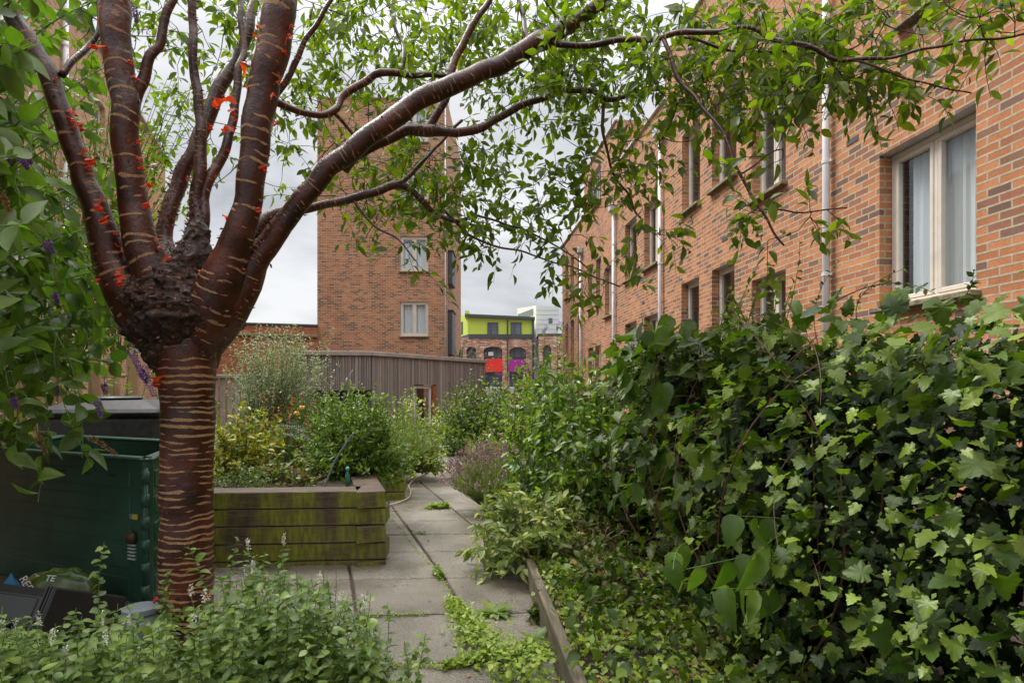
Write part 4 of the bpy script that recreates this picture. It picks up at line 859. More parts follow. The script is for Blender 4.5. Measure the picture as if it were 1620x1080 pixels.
hedge_part(vine, 'top_foliage', 'vine', np.stack([fx(2.5)+.09*2.5+rng.uniform(-.25, .2, 420)-.0904*(yq := rng.uniform(1.1, 4.4, 420)), yq, np.array([ztop(y)+.07*noise.noise(Vector((y*4, 1, 1))) for y in yq])-rng.uniform(-.10, .16, 420)], 1), T_LOBE, .05, .105, 1, -.1, .4)
p_ = hedge_leaves(1.0, 4.9, 2200, .3, .1, 1.0, .2, .08); hedge_part(vine, 'small_foliage', 'bright', p_, T_SML, .02, .04, 1.2, -.2)
# fence the climbers hang on
fe = empty('wire_fence', (fx(3), 3, 0), 'dark post and wire fence hidden inside the climbers on the right', 'fence')
for y in np.arange(.8, 12.5, 1.9):
    q = MB(); q.box((fx(y)+.34, y, .7), .08, .08, 1.3, b=.01); q.build('post', M['stem_dark'], fe)
q = MB()
for z in (.3, .6, .9, 1.2): q.tube([(fx(.8)+.34, .8, z), (fx(12.2)+.34, 12.2, z)], .004, 5)
q.build('wire', M['dark'], fe)
def cluster(name, label, cat, stems_, lm, T, a, b_, k, r=.0035, mt='stem_green', upn=-.5, wid=1, hang=0, spr=.5):
    s = Stems()
    for (p0, p1) in stems_: s.stem(p0, p1, r, r*.4, .12, 8, (.3, 1), k, 6, hang)
    return plant(name, label, cat, tuple(stems_[0][0]), s, [('foliage', lm, T, a, b_, upn, spr, wid, 1)], mt)
# big oval drooping leaves in the near foreground
Yc = 1.80
cluster('climbing_plant', 'climber with big wet oval drooping leaves in the right foreground', 'climber',
        [(P(1300, 870, 2.35), P(1085, 900, Yc)), (P(1320, 830, 2.3), P(1150, 815, 1.82)), (P(1290, 850, 2.3), P(1190, 885, 1.74)), (P(1250, 940, 2.25), P(1130, 930, 1.72)), (P(1100, 860, 2.5), P(1065, 900, 1.9))], 'glossy', T_HEART, .075, .125, 6, .0028, upn=-1.1, wid=.9, spr=.3)
cluster('climbing_plant', 'tall shoot with large drooping oval leaves rising above the hedge beside the far downpipes', 'climber',
        [(P(1075, 640, 3.9), P(1000, 512, 3.45)), (P(1090, 640, 3.9), P(1045, 500, 3.5)), (P(1080, 640, 3.8), P(1070, 560, 3.4)), (P(1150, 640, 3.6), P(1250, 470, 3.1)), (P(1040, 700, 3.8), P(1030, 590, 3.3)), (P(1100, 700, 3.6), P(1110, 560, 3.3)), (P(1030, 660, 3.8), P(975, 560, 3.5)), (P(1060, 640, 3.8), P(1015, 500, 3.3)), (P(1090, 620, 3.6), P(1060, 495, 3.2)), (P(1060, 700, 3.7), P(1045, 600, 3.05))], 'glossy', T_HEART, .12, .19, 7, .004, upn=-.9, wid=.72, spr=.35)
cluster('climbing_plant', 'drooping broad leaved shoots along the left edge of the dark vine', 'climber',
        [(P(1040, 760, 3.6), P(1000+random.randint(-40, 40), 640+i*26, 3.25)) for i in range(7)]+[(P(1050, 700, 3.4), P(1060+10*i, 720+30*i, 2.95)) for i in range(4)], 'glossy', T_OVAL, .07, .14, 6, .0035, upn=-.8, wid=.85, spr=.45)
s = Stems()
for i in range(16):
    a = P(1190+random.randint(-50, 60), 590, 2.95); e_ = P(1180+random.randint(-70, 90), random.randint(420, 520), 2.8+random.uniform(-.15, .15)); s.stem(a, e_, .0035, .001, .3, 10, (.1, 1), 26, 5)
plant('climber_tangle', 'tangle of thin red brown stems with small yellow green leaves reaching above the hedge top', 'climber', tuple(P(1190, 590, 2.95)), s, [('foliage', 'bright', T_OVAL, .018, .045, -.1, .9, 1, 1)], 'stem_red')
s = Stems()
s.stem(P(1235, 540, 2.6), P(1480, 465, 2.0), .0035, .0012, .5, 14, (.5, 1), 14, 6); s.stem(P(1300, 560, 2.4), P(1330, 410, 2.35), .002, .0008, .3, 10, (.4, 1), 12, 5); s.stem(P(1480, 520, 2.0), P(1540, 430, 1.85), .002, .001, .3, 10, (.3, 1), 20, 5)
s.stem(P(1240, 520, 2.7), P(1265, 380, 2.6), .002, .0008, .2, 10, (.5, 1), 8, 5); s.stem(P(1360, 520, 2.3), P(1430, 425, 2.1), .002, .001, .5, 10, (.4, 1), 12, 5)
plant('vine_tendril', 'thin arching bramble stem with sparse small leaves crossing below the large cream window', 'climber', tuple(P(1235, 540, 2.6)), s, [('foliage', 'vine', T_OVAL, .014, .032, 0, .9, 1, 1)], 'stem_red')
# middle and far hedge shrubs
s = dome((.46, 5.2, .05), .54, .80, 1.62, 210, 17, .4, .006, .10)
plant('broadleaf_shrub', 'bright green shrub with long drooping leaves in the middle of the right hedge', 'shrub', (.62, 5.35, .05), s, [('foliage', 'glossy', T_LANC, .07, .14, -.75, .5, 1.5, .6), ('foliage', 'bright', T_LANC, .06, .12, -.6, .5, 1.5, .4)], 'stem_green')
s = dome((.24, 6.8, .05), .54, .8, 1.52, 230, 22, .4, .006, .06)
plant('broadleaf_shrub', 'mid green shrub with reddish new leaves behind the drooping one', 'shrub', (.40, 6.9, .05), s, [('foliage', 'bright', T_OVAL, .05, .09, -.4, .6, 1, .94), ('foliage', 'brown', T_OVAL, .05, .09, -.4, .6, 1, .06)], 'stem_brown')
s = dome((.02, 8.8, .05), .60, 1.0, 1.46, 250, 24, .4, .006, .05)
plant('mixed_shrub', 'pale green small leaved shrub towards the far end of the right hedge', 'shrub', (.16, 8.8, .05), s, [('foliage', 'vine', T_OVAL, .04, .07, -.2, .7, 1.1, .6), ('foliage', 'bright', T_OVAL, .03, .06, .1, .7, 1, .4)], 'stem_brown')
s = dome((-.62, 11.0, .0), .85, .9, 1.52, 300, 26, .35, .006, .0)
plant('evergreen_shrub', 'dense dark green rounded shrub closing the far end of the path', 'shrub', (-.55, 11.0, .0), s, [('foliage', 'vine', T_OVAL, .04, .08, .1, .7, 1.1, .6), ('foliage', 'bright', T_OVAL, .04, .08, .2, .7, 1.1, .4)], 'stem_brown')
s = dome((.30, 12.5, .0), 1.0, 1.1, 1.72, 260, 24, .35, .006, .0)
plant('evergreen_shrub', 'bushy green shrub below the magenta panel of the far building', 'shrub', (.30, 12.5, .0), s, [('foliage', 'vine', T_OVAL, .05, .09, .2, .7, 1.1, .6), ('foliage', 'bright', T_OVAL, .04, .08, .2, .7, 1.1, .4)], 'stem_brown')
s = dome((-1.4, 14.2, -.3), .8, .9, 1.5, 70, 18, .35, .006, .0)
plant('evergreen_shrub', 'low green shrub in front of the timber building past the end of the path', 'shrub', (-1.4, 14.2, -.3), s, [('foliage', 'bright', T_OVAL, .05, .09, .2, .7, 1.1, 1)], 'stem_brown')
s = dome((.80, 5.1, .05), .42, .6, 1.80, 170, 16, .5, .005, .08)
plant('broadleaf_shrub', 'taller leafy shrub joining the dark vine to the drooping leaved shrub', 'shrub', (.80, 5.1, .05), s, [('foliage', 'glossy', T_OVAL, .06, .11, -.6, .5, .9, .7), ('foliage', 'bright', T_OVAL, .05, .09, -.4, .6, .9, .3)], 'stem_brown')
s = dome((.60, 6.5, .05), .48, .7, 1.74, 190, 18, .5, .005, .06)
plant('broadleaf_shrub', 'dense leafy shrub at the back of the hedge against the third brick house', 'shrub', (.60, 6.5, .05), s, [('foliage', 'bright', T_OVAL, .05, .09, -.4, .6, .9, .6), ('foliage', 'vine', T_OVAL, .05, .10, -.4, .6, .9, .4)], 'stem_brown')
# thin dead looking perennials among them
s = dome((-.33, 8.2, .05), .30, .45, .62, 70, 14, .6, .003)
plant('perennial_clump', 'yellow green and rusty perennial clump behind the lavender', 'plant', (-.33, 8.2, .05), s, [('foliage', 'sage', T_LANC, .03, .07, .3, .7, 1, .6), ('foliage', 'yellow', T_LANC, .03, .06, .3, .7, 1, .2), ('dead_foliage', 'brown', T_LANC, .03, .06, 0, .7, 1, .2)], 'stem_brown')
s = dome((-.62, 9.8, .02), .25, .4, .5, 50, 14, .6, .003)
plant('perennial_clump', 'small pale grass like clump at the far path edge', 'plant', (-.62, 9.8, .02), s, [('foliage', 'sage', T_NARR, .05, .10, .4, .6, 1, .8), ('dead_foliage', 'brown', T_NARR, .04, .08, .2, .7, 1, .2)], 'stem_brown')
def lavender(name, label, c, rx, ry, h, n, flower=True, lm='sage'):
    s = Stems(); c = Vector(c); fp_, fd_ = [], []
    for i in range(n):
        a = random.uniform(0, 2*math.pi); ph = random.random()**.6*1.25; e_ = c+Vector((math.cos(a)*math.sin(ph)*rx, math.sin(a)*math.sin(ph)*ry, math.cos(ph)*h*.8+.2*h))*random.uniform(.8, 1.08)
        a0 = c+Vector((math.cos(a)*rx*.25, math.sin(a)*ry*.25, .02)); pt = s.stem(a0, e_, .0016, .0008, .1, 5, (.25, .7), 9, 4, .05)
        if flower and random.random() < .8:
            d = (pt[-1]-pt[-2]).normalized()
            for j in range(16): fp_.append(pt[-1]-d*.055*random.random()+Vector(rng.normal(size=3))*.003); fd_.append(tuple(d+Vector(rng.normal(size=3))*.6))
    o = plant(name, label, 'plant', tuple(c), s, [('foliage', lm, T_NARR, .035, .065, .45, .4, 1.8, 1)], 'stem_green')
    if fp_: leaves('flower_head', LM['lavfl'], o, [tuple(p) for p in fp_], fd_, rv(len(fp_)), rng.uniform(.013, .022, len(fp_)), T_SML, 1.2)
    return o
lavender('lavender', 'lavender with faded mauve flower heads leaning over the path from the right', (-.20, 5.9, .08), .56, .6, .66, 640)
# sage
s = dome((.17, 4.10, .12), .50, .52, .56, 210, 17, .5, .004, .07, low=-.2)
plant('sage_bush', 'grey green sage bush spilling over the timber edging onto the slabs', 'shrub', (.22, 4.05, .12), s, [('foliage', 'sage', T_OVAL, .045, .09, -.05, .6, .75, .88), ('yellowing_foliage', 'yellow', T_OVAL, .04, .08, -.6, .5, .8, .07)], 'stem_brown')
s = dome((.50, 3.95, .1), .35, .4, .42, 150, 8, .6, .0022, .04, low=.1)
plant('dry_perennial', 'dry brown woody stems between the sage and the dark vine', 'plant', (.50, 3.95, .1), s, [('foliage', 'brown', T_NARR, .02, .05, 0, .8, 1, .6), ('foliage', 'sage', T_NARR, .02, .05, .2, .8, 1, .4)], 'stem_brown')
s = dome((.50, 4.45, .08), .42, .5, 1.15, 150, 15, .5, .005, .08)
plant('broadleaf_shrub', 'lower spreading shrub of drooping pointed leaves directly behind the sage', 'shrub', (.50, 4.45, .08), s, [('foliage', 'glossy', T_OVAL, .05, .10, -.6, .5, .9, .6), ('foliage', 'bright', T_OVAL, .04, .09, -.4, .6, .9, .4)], 'stem_brown')
s = dome((.52, 3.2, .1), .22, .45, .34, 90, 12, .6, .002, .04, low=.1)
plant('dry_perennial', 'mixed dark leafy undergrowth between ground cover and vine', 'plant', (.52, 3.2, .1), s, [('foliage', 'vine', T_OVAL, .03, .06, 0, .8, 1.1, .7), ('foliage', 'brown', T_OVAL, .02, .04, 0, .8, 1, .3)], 'stem_brown')
# ground cover
n = 5200; ys = rng.uniform(1.3, 3.75, n); off = rng.random(n)**1.0*.85+.03-.09*(np.array([noise.noise(Vector((y*4, 7, 1))) for y in ys]) > .12)*rng.random(n); xs = np.array([exf(y) for y in ys])+off
hz = np.array([.06+.10*abs(noise.noise(Vector((x*5, y*5, 0)))) for x, y in zip(xs, ys)])*np.clip((off+.12)*6, .4, 1)+rng.random(n)*.05+.04
pts = np.stack([xs, ys, hz], 1)
tag(leaves('ground_cover', LM['lime'], None, pts, rv(n)+np.array([-.3, -.3, .3]), rv(n, .4)+np.array([0, 0, 1]), rng.uniform(.016, .042, n), T_OVAL, 1.35), 'bright green creeping ground cover at the front of the right hand bed', 'ground cover', kind='stuff')
n = 750; ys = rng.uniform(1.4, 4.1, n); off = rng.random(n)*.9; pts = np.stack([np.array([exf(y) for y in ys])+off, ys, .13+rng.random(n)*.14], 1)
tag(leaves('ground_cover', LM['vine'], None, pts, rv(n)+np.array([-.3, -.3, .5]), rv(n, .4)+np.array([0, 0, 1]), rng.uniform(.03, .07, n), T_OVAL, 1.2), 'darker taller ground cover leaves at the foot of the dark vine', 'ground cover', kind='stuff')
n = 900; ys = rng.uniform(1.4, 5.5, n); off = rng.random(n)*1.0; pts = np.stack([np.array([exf(y) for y in ys])+off, ys, .125+rng.random(n)*.02], 1)
tag(leaves('leaf_litter', LM['brown'], None, pts, rv(n)*np.array([1, 1, .2]), rv(n, .3)+np.array([0, 0, 1]), rng.uniform(.02, .05, n), T_OVAL, 1.2), 'dead brown leaves on the soil under the vine', 'leaves', kind='stuff')
# ------------------------------------------------------------ purple buddleia
def panicle(parent, a, b_, r=.022, n=260, lm='purple', name='flower_panicle'):
    a = Vector(a); b_ = Vector(b_); ps, ds = [], []; ax = (b_-a).normalized(); bend = Vector((0, 0, -.02))
    for i in range(n):
        t_ = random.random(); o_ = Vector(rng.normal(size=3)); o_ = (o_-ax*o_.dot(ax)).normalized(); rr = r*(1-.75*t_)*math.sqrt(random.random()); ps.append(tuple(a.lerp(b_, t_)+bend*t_*t_+o_*rr)); ds.append(tuple(o_+ax*.3))
    return leaves(name, LM[lm], parent, ps, ds, rv(n), rng.uniform(.005, .010, n)*max(1, r/.02), T_SML, 1.6)
s = Stems()
for (u, v) in ((862, 520), (880, 512), (893, 508), (848, 545), (836, 560), (905, 555), (870, 540), (890, 530), (840, 535), (920, 565), (800, 560)): s.stem(P(875+random.randint(-8, 8), 640, 7.9), P(u, v, 7.8+random.uniform(-.2, .2)), .005, .002, .12, 8, (.1, 1), 22, 5)
bu = plant('buddleia', 'spindly buddleia with purple flower spikes above the far hedge in front of the white building', 'shrub', tuple(P(875, 640, 7.9)), s, [('foliage', 'budd', T_LANC, .05, .11, -.2, .6, 1, 1)], 'stem_brown')
panicle(bu, P(882, 510, 7.8), P(903, 518, 7.7), .03); panicle(bu, P(866, 516, 7.8), P(858, 524, 7.8), .025); panicle(bu, P(848, 535, 7.8), P(846, 545, 7.8), .02); panicle(bu, P(784, 592, 6.8), P(796, 590, 6.8), .02); panicle(bu, P(830, 560, 7.8), P(836, 557, 7.8), .02)
bl = empty('buddleia', (-3.3, 3.2, 0), 'large buddleia with long pointed leaves and mauve spikes filling the left edge', 'shrub')
s = Stems(); far = Stems()
def zone():
    while True:
        u = random.uniform(-160, 245); v = random.uniform(-120, 690)
        if v > 570 and u > 50: continue
        if u > 190 and v < 330: continue
        return u, v
for i in range(185):
    u, v = zone(); Y = random.uniform(2.1, 2.7) if u < 55 and v < 560 else random.uniform(3.15, 4.6)
    e_ = P(u, v, Y); a = Vector((-4.1+random.uniform(-.4, .3), 3.0+random.uniform(-.3, .3), 0)); m_ = a.lerp(e_, .6)+Vector((0, 0, .35))
    s.stem(m_, e_, .006, .002, .15, 8, (.15, 1), 26, 5, .12)
    s.stem(a, m_, .012, .006, .05, 5, (.5, 1), 8, 6)
for i in range(12):   # near big leaves at the frame edge
    u = random.uniform(-70, 45); v = random.uniform(-30, 330); e_ = P(u, v, random.uniform(2.1, 2.5)); s.stem(e_+Vector((-.35, .35, .1)), e_, .004, .002, .2, 6, (.1, 1), 12, 5, .08)
for (u, v) in ((18, 610), (130, 690), (145, 705), (75, 690), (60, 760), (20, 700)): e_ = P(u, v, 2.75); s.stem(e_+Vector((-.35, .25, .55)), e_, .003, .0015, .2, 8, (.2, 1), 14, 5, .1)
s.mb.build('stem', M['stem_green'], bl); p, d = s.arr(); n = len(p); sd = nrm(np.cross(d, rv(n)))
di = nrm(d*.3+sd*.95+np.array([0, 0, -.22])+rv(n, .25)); leaves('foliage', LM['budd'], bl, p, di, rv(n, .5)+np.array([0, -.4, .7]), rng.uniform(.07, .15, n), T_OVAL, .95)
for (u, v, du, dv, Y, r) in ((206, 552, 16, 28, 2.72, .017), (222, 578, 22, 42, 2.72, .02), (222, 588, 10, 10, 2.72, .015), (152, 632, 8, 22, 2.7, .013), (72, 382, 10, 12, 2.7, .02), (85, 606, 6, 10, 2.9, .015), (40, 236, 8, 16, 2.3, .013), (2, 240, 14, 8, 2.2, .013), (30, 250, 14, 8, 2.2, .012), (163, 606, 4, 10, 3, .014), (18, 630, 8, 10, 2.6, .014), (84, 465, 8, 8, 2.9, .015), (212, 6, 4, 22, 2.6, .01)):
    panicle(bl, P(u, v, Y), P(u+du, v+dv, Y), r)
for (u, v, du, dv, Y) in ((140, 690, 46, 24, 2.75), (60, 690, 14, 26, 2.75), (0, 305, 16, 22, 2.2)): panicle(bl, P(u, v, Y), P(u+du, v+dv, Y), .012, 260, 'brown', 'dead_flower_spike')
s = Stems()
for i in range(70):
    u = random.uniform(-120, 330); v = random.uniform(330, 640) if u < 160 else random.uniform(575, 650); Y = random.uniform(5.6, 7.2); s.stem(P(u+random.uniform(-30, 30), 700, Y), P(u, v, Y), .006, .002, .15, 6, (.3, 1), 30, 4)
plant('background_shrub', 'yellow green small leaved shrub behind the black compost bin', 'shrub', tuple(P(100, 700, 6.4)), s, [('foliage', 'bright', T_OVAL, .03, .07, 0, .8, 1, .7), ('foliage', 'sage', T_OVAL, .03, .06, 0, .8, 1, .3)], 'stem_brown')
s = Stems()
for i in range(110):
    u = random.uniform(-80, 330); v = random.uniform(60, 420) if u < 250 else random.uniform(120, 330); Y = random.uniform(8.5, 10.5); s.stem(P(120+random.uniform(-100, 100), 560, 9.5), P(u, v, Y), .012, .003, .1, 8, (.3, 1), 34, 5)
plant('young_tree', 'loose leafed tree growing against the left house behind the cherry limbs', 'tree', tuple(P(120, 640, 9.5)), s, [('crown', 'bright', T_OVAL, .07, .12, -.3, .8, 1, 1)], 'stem_brown')

# ------------------------------------------------------------ planting in the raised beds
zb1 = .47
s = dome((-1.36, 5.2, zb1), .52, .48, .84, 560, 26, .35, .0035, .03, low=.0)
plant('round_shrub', 'round bright green fine leaved shrub on the corner of the near raised bed', 'shrub', (-1.40, 5.2, zb1), s, [('foliage', 'bright', T_LANC, .028, .05, .35, .7, 1.5, .75), ('foliage', 'mint', T_LANC, .03, .055, .35, .7, 1.6, .25)], 'stem_green')
s = dome((-2.28, 5.05, zb1), .42, .40, .72, 150, 20, .35, .004, .04)
plant('variegated_shrub', 'yellow and green variegated shrub just right of the cherry trunk', 'shrub', (-2.28, 5.05, zb1), s, [('foliage', 'yellow', T_OVAL, .045, .075, .1, .7, .8, .75), ('foliage', 'sage', T_OVAL, .04, .07, -.2, .7, .8, .25)], 'stem_brown')
s = dome((-2.08, 4.48, zb1), .32, .16, .24, 130, 14, .7, .0018, low=-.1)
plant('thyme', 'low pale oregano mound with tiny whitish leaves at the front of the near bed', 'plant', (-2.08, 4.48, zb1), s, [('foliage', 'mint', T_SML, .010, .022, .3, .8, 1.5, .8), ('flower', 'grey', T_SML, .008, .016, .5, .8, 1.5, .25)], 'stem_green')
s = dome((-1.78, 4.75, zb1), .36, .25, .28, 80, 10, .7, .0018, low=-.1)
plant('cranesbill', 'straggly cranesbill with reddening leaves in the middle of the near bed', 'plant', (-1.78, 4.75, zb1), s, [('foliage', 'sage', T_OVAL, .02, .04, .2, .8, 1.3, .5), ('foliage', 'bright', T_LOBE, .025, .05, .2, .8, 1.1, .25), ('dead_foliage', 'brown', T_OVAL, .02, .045, 0, .8, 1.2, .3)], 'stem_red')
s = Stems(); base = Vector((-2.5, 6.2, .3)); gp, gd = [], []
for i in range(300):
    u = random.gauss(440, 44); v = random.uniform(505, 620); e_ = P(min(560, max(352, u)), v, 6.2+random.uniform(-.3, .4)); s.stem(base+Vector((random.uniform(-.2, .2), random.uniform(-.2, .2), .1)), e_, .003, .001, .12, 8, (.35, 1), 46, 4, .04)
plant('wormwood', 'tall wispy silver wormwood rising in front of the old brick wall', 'plant', tuple(base), s, [('foliage', 'grey', T_LANC, .022, .045, .2, .8, 1.2, .85), ('foliage', 'sage', T_NARR, .03, .05, .2, .8, 1.6, .15)], 'stem_green')
cx_ = empty('crocosmia', (-2.05, 5.75, .45), 'crocosmia with sword leaves and orange brown seed heads beside the round shrub', 'plant'); q = MB()
for i in range(70):
    b0 = Vector((-1.98+random.uniform(-.22, .18), 5.7+random.uniform(-.12, .12), .45)); lean = random.gauss(.12, .18); hgt = random.uniform(.45, .95); w0 = random.uniform(.009, .016); pr = None; ya = random.uniform(-.1, .1)
    for k in range(6):
        t_ = k/5; c_ = b0+Vector((lean*t_*t_+.02*t_, ya*t_*t_, hgt*t_*(1-.12*t_))); ww = w0*(1-t_**2)+.0005; cur = (c_+Vector((-ww, .003, 0)), c_+Vector((ww, -.003, 0)))
        if pr: q.quad(pr[0], pr[1], cur[1], cur[0])
        pr = cur
M['sword'] = leaf_mat('sword_leaf', [(.05, .12, .03), (.09, .17, .04), (.13, .2, .05)], .3, .4); q.build('foliage', M['sword'], cx_)
s = Stems()
for i in range(36): a = Vector((-2.12+random.uniform(-.15, .2), 5.55, .45)); s.stem(a, a+Vector((random.gauss(0, .12), random.uniform(-.1, .1), random.uniform(.4, .8))), .002, .001, .1, 6, (.55, 1), 10, 4)
s.mb.build('stem', M['stem_brown'], cx_); p, d = s.arr(); tag(leaves('seed_head', LM['orange'], cx_, p, rv(len(p))+np.array([0, 0, -.3]), rv(len(p)), rng.uniform(.014, .028, len(p)), T_SML, 1.6), kind='stuff')
s = Stems()
for i in range(3): a = Vector((-1.98+.05*i, 5.1, .5)); s.stem(a, P((470, 478, 462)[i], (652, 643, 660)[i], 5.0), .0018, .001, .1, 6, (.2, .9), 8, 4)
yf = plant('rudbeckia', 'two small yellow daisies beside the round shrub', 'flower', (-1.98, 5.1, .5), s, [('foliage', 'sage', T_LANC, .03, .05, 0, .8, 1, 1)], 'stem_green')
for (u, v) in ((470, 652), (478, 643)):
    c_ = P(u, v, 5.0); n = 12; an = np.linspace(0, 2*math.pi, n, endpoint=False); leaves('petals', LM['yellowfl'], yf, np.tile(np.array(tuple(c_)), (n, 1)), np.stack([np.cos(an), -.5*np.ones(n), np.sin(an)*.6], 1), np.tile([0, -.6, 1], (n, 1)), np.full(n, .026), T_LANC, 1.6)
lavender('rosemary', 'spiky grey green rosemary overhanging the second raised bed', (-1.33, 6.95, .30), .52, .50, .72, 420, False)
s = dome((-1.38, 8.0, .1), .55, .5, 1.12, 260, 22, .4, .004)
plant('fennel', 'yellow green feathery plant behind the round shrub below the timber building', 'plant', (-1.62, 8.0, .1), s, [('foliage', 'lime', T_LANC, .04, .07, .3, .8, 1.6, .5), ('foliage', 'yellow', T_LANC, .04, .07, .3, .8, 1.6, .2), ('foliage', 'sage', T_LANC, .04, .07, .3, .8, 1.6, .3)], 'stem_green')
s = dome((-4.7, 10.8, 0), .9, .7, 1.65, 90, 20, .4, .006)
plant('background_shrub', 'bright green bush in front of the old brick wall seen right of the trunk', 'shrub', (-4.7, 10.8, 0), s, [('foliage', 'bright', T_OVAL, .05, .09, .1, .8, 1, .7), ('foliage', 'yellow', T_OVAL, .05, .08, .1, .8, 1, .3)], 'stem_brown')
s = dome((-3.4, 8.6, 0), 1.1, .8, 1.2, 90, 18, .4, .006)
plant('background_shrub', 'low mixed planting behind the wormwood', 'shrub', (-3.4, 8.6, 0), s, [('foliage', 'sage', T_OVAL, .04, .07, .1, .8, 1, .6), ('foliage', 'bright', T_OVAL, .04, .07, .1, .8, 1, .4)], 'stem_brown')
# olive tree beyond the timber building
ol = empty('olive_tree', (-2.5, 29, -.8), 'grey green olive tree top showing over the timber building', 'tree'); q = MB()
tp, tr_ = smooth_path([(Vector((-2.5, 29, -.9)), .16), (Vector((-2.4, 29, .8)), .12), (Vector((-2.6, 28.9, 2.2)), .08), (Vector((-2.5, 29, 3.1)), .03)]); q.tube(tp, tr_, 10); q.build('trunk', M['stem_brown'], ol, smooth=True)
s = Stems()
for i in range(110): a = Vector((-2.5, 29, random.uniform(.9, 2))); s.stem(a, a.lerp(Vector((-2.5+random.gauss(0, .75), 29+random.gauss(0, .6), 2.1+random.uniform(-.6, 1.25))), 1), .02, .006, .1, 6, (.35, 1), 24, 4)
s.mb.build('branch', M['stem_brown'], ol); p, d = s.arr(); leaves('crown', LM['grey'], ol, p, d*.4+rv(len(p)), rv(len(p)), rng.uniform(.08, .14, len(p)), T_LANC, 1.4)

# ------------------------------------------------------------ net, cane, stake, hose
nt_ = empty('garden_net', P(462, 682, 5.0), 'crumpled teal garden netting between the yellow shrub and the round shrub', 'net'); q = MB(); M['net'] = plain('teal_net', (.16, .26, .24), .5)
def npt(i, j): return P(438+i*3.4, 694-j*1.9-3*math.sin(i*.35)-2*math.sin(j*.9+i*.2), 5.05+.03*math.sin(i*.8+j)+j*.02)
for i in range(17): q.tube([npt(i, j) for j in range(14)], .0011, 3, cap=False)
for j in range(14): q.tube([npt(i, j) for i in range(17)], .0011, 3, cap=False)
q.build('mesh', M['net'], nt_)
M['grey_plastic'] = plain('grey_plastic', (.16, .19, .21), .4); M['teal'] = plain('teal_glass', (.05, .22, .17), .2)
q = MB(); q.tube(smooth_path([(P(513, 772, 4.5), .007), (P(527, 735, 4.52), .007), (P(545, 705, 4.54), .007), (P(560, 684, 4.56), .007)])[0], .0075, 8)
tag(q.build('support_hoop', M['grey_plastic'], smooth=True), 'grey plastic hoop bending out of the soil at the front of the near bed', 'hoop')
st_ = empty('bottle', P(550, 770, 4.45), 'small green bottle upturned on a stick at the corner of the near bed', 'bottle')
q = MB(); c_ = P(550, 770, 4.45); q.tube([c_+ZV*z for z in (0, .09, .115, .125)], [.017, .017, .010, .008], 12); q.build('body', M['teal'], st_, smooth=True)
q = MB(); q.tube([c_+ZV*z for z in (.125, .14, .152)], [.013, .015, .006], 12); q.build('cap', plain('aqua_cap', (.15, .45, .38), .4), st_, smooth=True)
q = MB(); q.tube([c_-ZV*.12, c_], .005, 6); q.build('stick', M['stem_brown'], st_)
hp = [(G(604, 800, .02), .01), (G(625, 796, .02), .01), (G(645, 788, .02), .01), (G(650, 778, .02), .01), (G(647, 768, .02), .01), (G(654, 760, .02), .01), (G(668, 752, .02), .01), (G(680, 742, .02), .01)]
q = MB(); q.tube(smooth_path(hp)[0], .0085, 8); tag(q.build('hose', plain('cream_hose', (.42, .37, .28), .5), smooth=True), 'cream hose curling out from the raised beds across the slabs', 'hose')

# ------------------------------------------------------------ compost bins, crate, bag
m, t, b = mat('dark_green_plastic'); n_ = noise_(t, 5, 5); t.links.new(ramp(t, n_, [(.3, (.012, .055, .036)), (.7, (.022, .085, .056))]), b.inputs['Base Color']); b.inputs['Roughness'].default_value = .42; bump(t, b, noise_(t, 60, 3), .1, .003); M['gplastic'] = m
M['bplastic'] = plain('black_plastic', (.012, .013, .013), .42, var=.35); M['bribbed'] = plain('black_textured_plastic', (.03, .03, .03), .6, var=.35, scale=20)
cb = empty('compost_bin', (-2.08, 3.4, 0), 'open topped dark green plastic compost bin left of the cherry trunk', 'compost bin')
A_, B_, D_ = Vector((-2.08, 3.4, 0)), Vector((-3.50, 4.0, 0)), Vector((-2.42, 4.5, 0)); E_ = B_+(D_-A_); hB = .83
def panel(p0, p1, name, th=.04, hinge=False):
    t_ = (p1-p0).normalized(); n_ = Vector((t_.y, -t_.x, 0)); L = (p1-p0).length; c_ = (p0+p1)/2
    if (c_-(A_+E_)/2).dot(n_) < 0: n_ = -n_
    q = MB(); q.box(c_-n_*(th/2)+ZV*(hB/2), L-.01, th, hB, (t_, n_, ZV), b=.008)
    for k in range(5): q.box(c_+n_*.0+ZV*(.09+k*.155), L*.80, .012, .10, (t_, n_, ZV), b=.005)
    o = q.build(name, M['gplastic'], cb)
    q = MB(); q.box(c_-n_*(th/2-.004)+ZV*(hB+.004), L, th+.03, .022, (t_, n_, ZV), b=.008); q.build('rim', M['gplastic'], o)
    q = MB()
    for k in range(5): q.box(p0+t_*(L*(.2+.15*k))+n_*.002+ZV*(hB-.10), .05, .02, .012, (t_, n_, ZV), b=.003)
    q.build('air_slot', M['bplastic'], o)
    return o, t_, n_, L
o, t_, n_, L = panel(A_, B_, 'front_panel'); panel(A_, D_, 'side_panel'); panel(D_, E_, 'back_panel'); panel(B_, E_, 'side_panel')
q = MB(); q.tube([A_+n_*.02+ZV*.02, A_+n_*.02+ZV*(hB-.04)], .016, 10)
for k in range(6): q.tube([A_+n_*.02+ZV*(.05+k*.13), A_+n_*.02+ZV*(.12+k*.13)], .022, 10)
q.build('hinge_post', M['gplastic'], cb, smooth=True)
q = MB(); q.box(A_+t_*.10+n_*.008+ZV*.50, .04, .012, .03, (t_, n_, ZV), b=.003); q.build('yellow_sticker', plain('yellow_sticker', (.55, .42, .02), .5), cb)
q = MB(); q.box(A_+t_*.135+n_*.008+ZV*.50, .025, .012, .03, (t_, n_, ZV), b=.003); q.build('grey_sticker', M['grey_plastic'], cb)
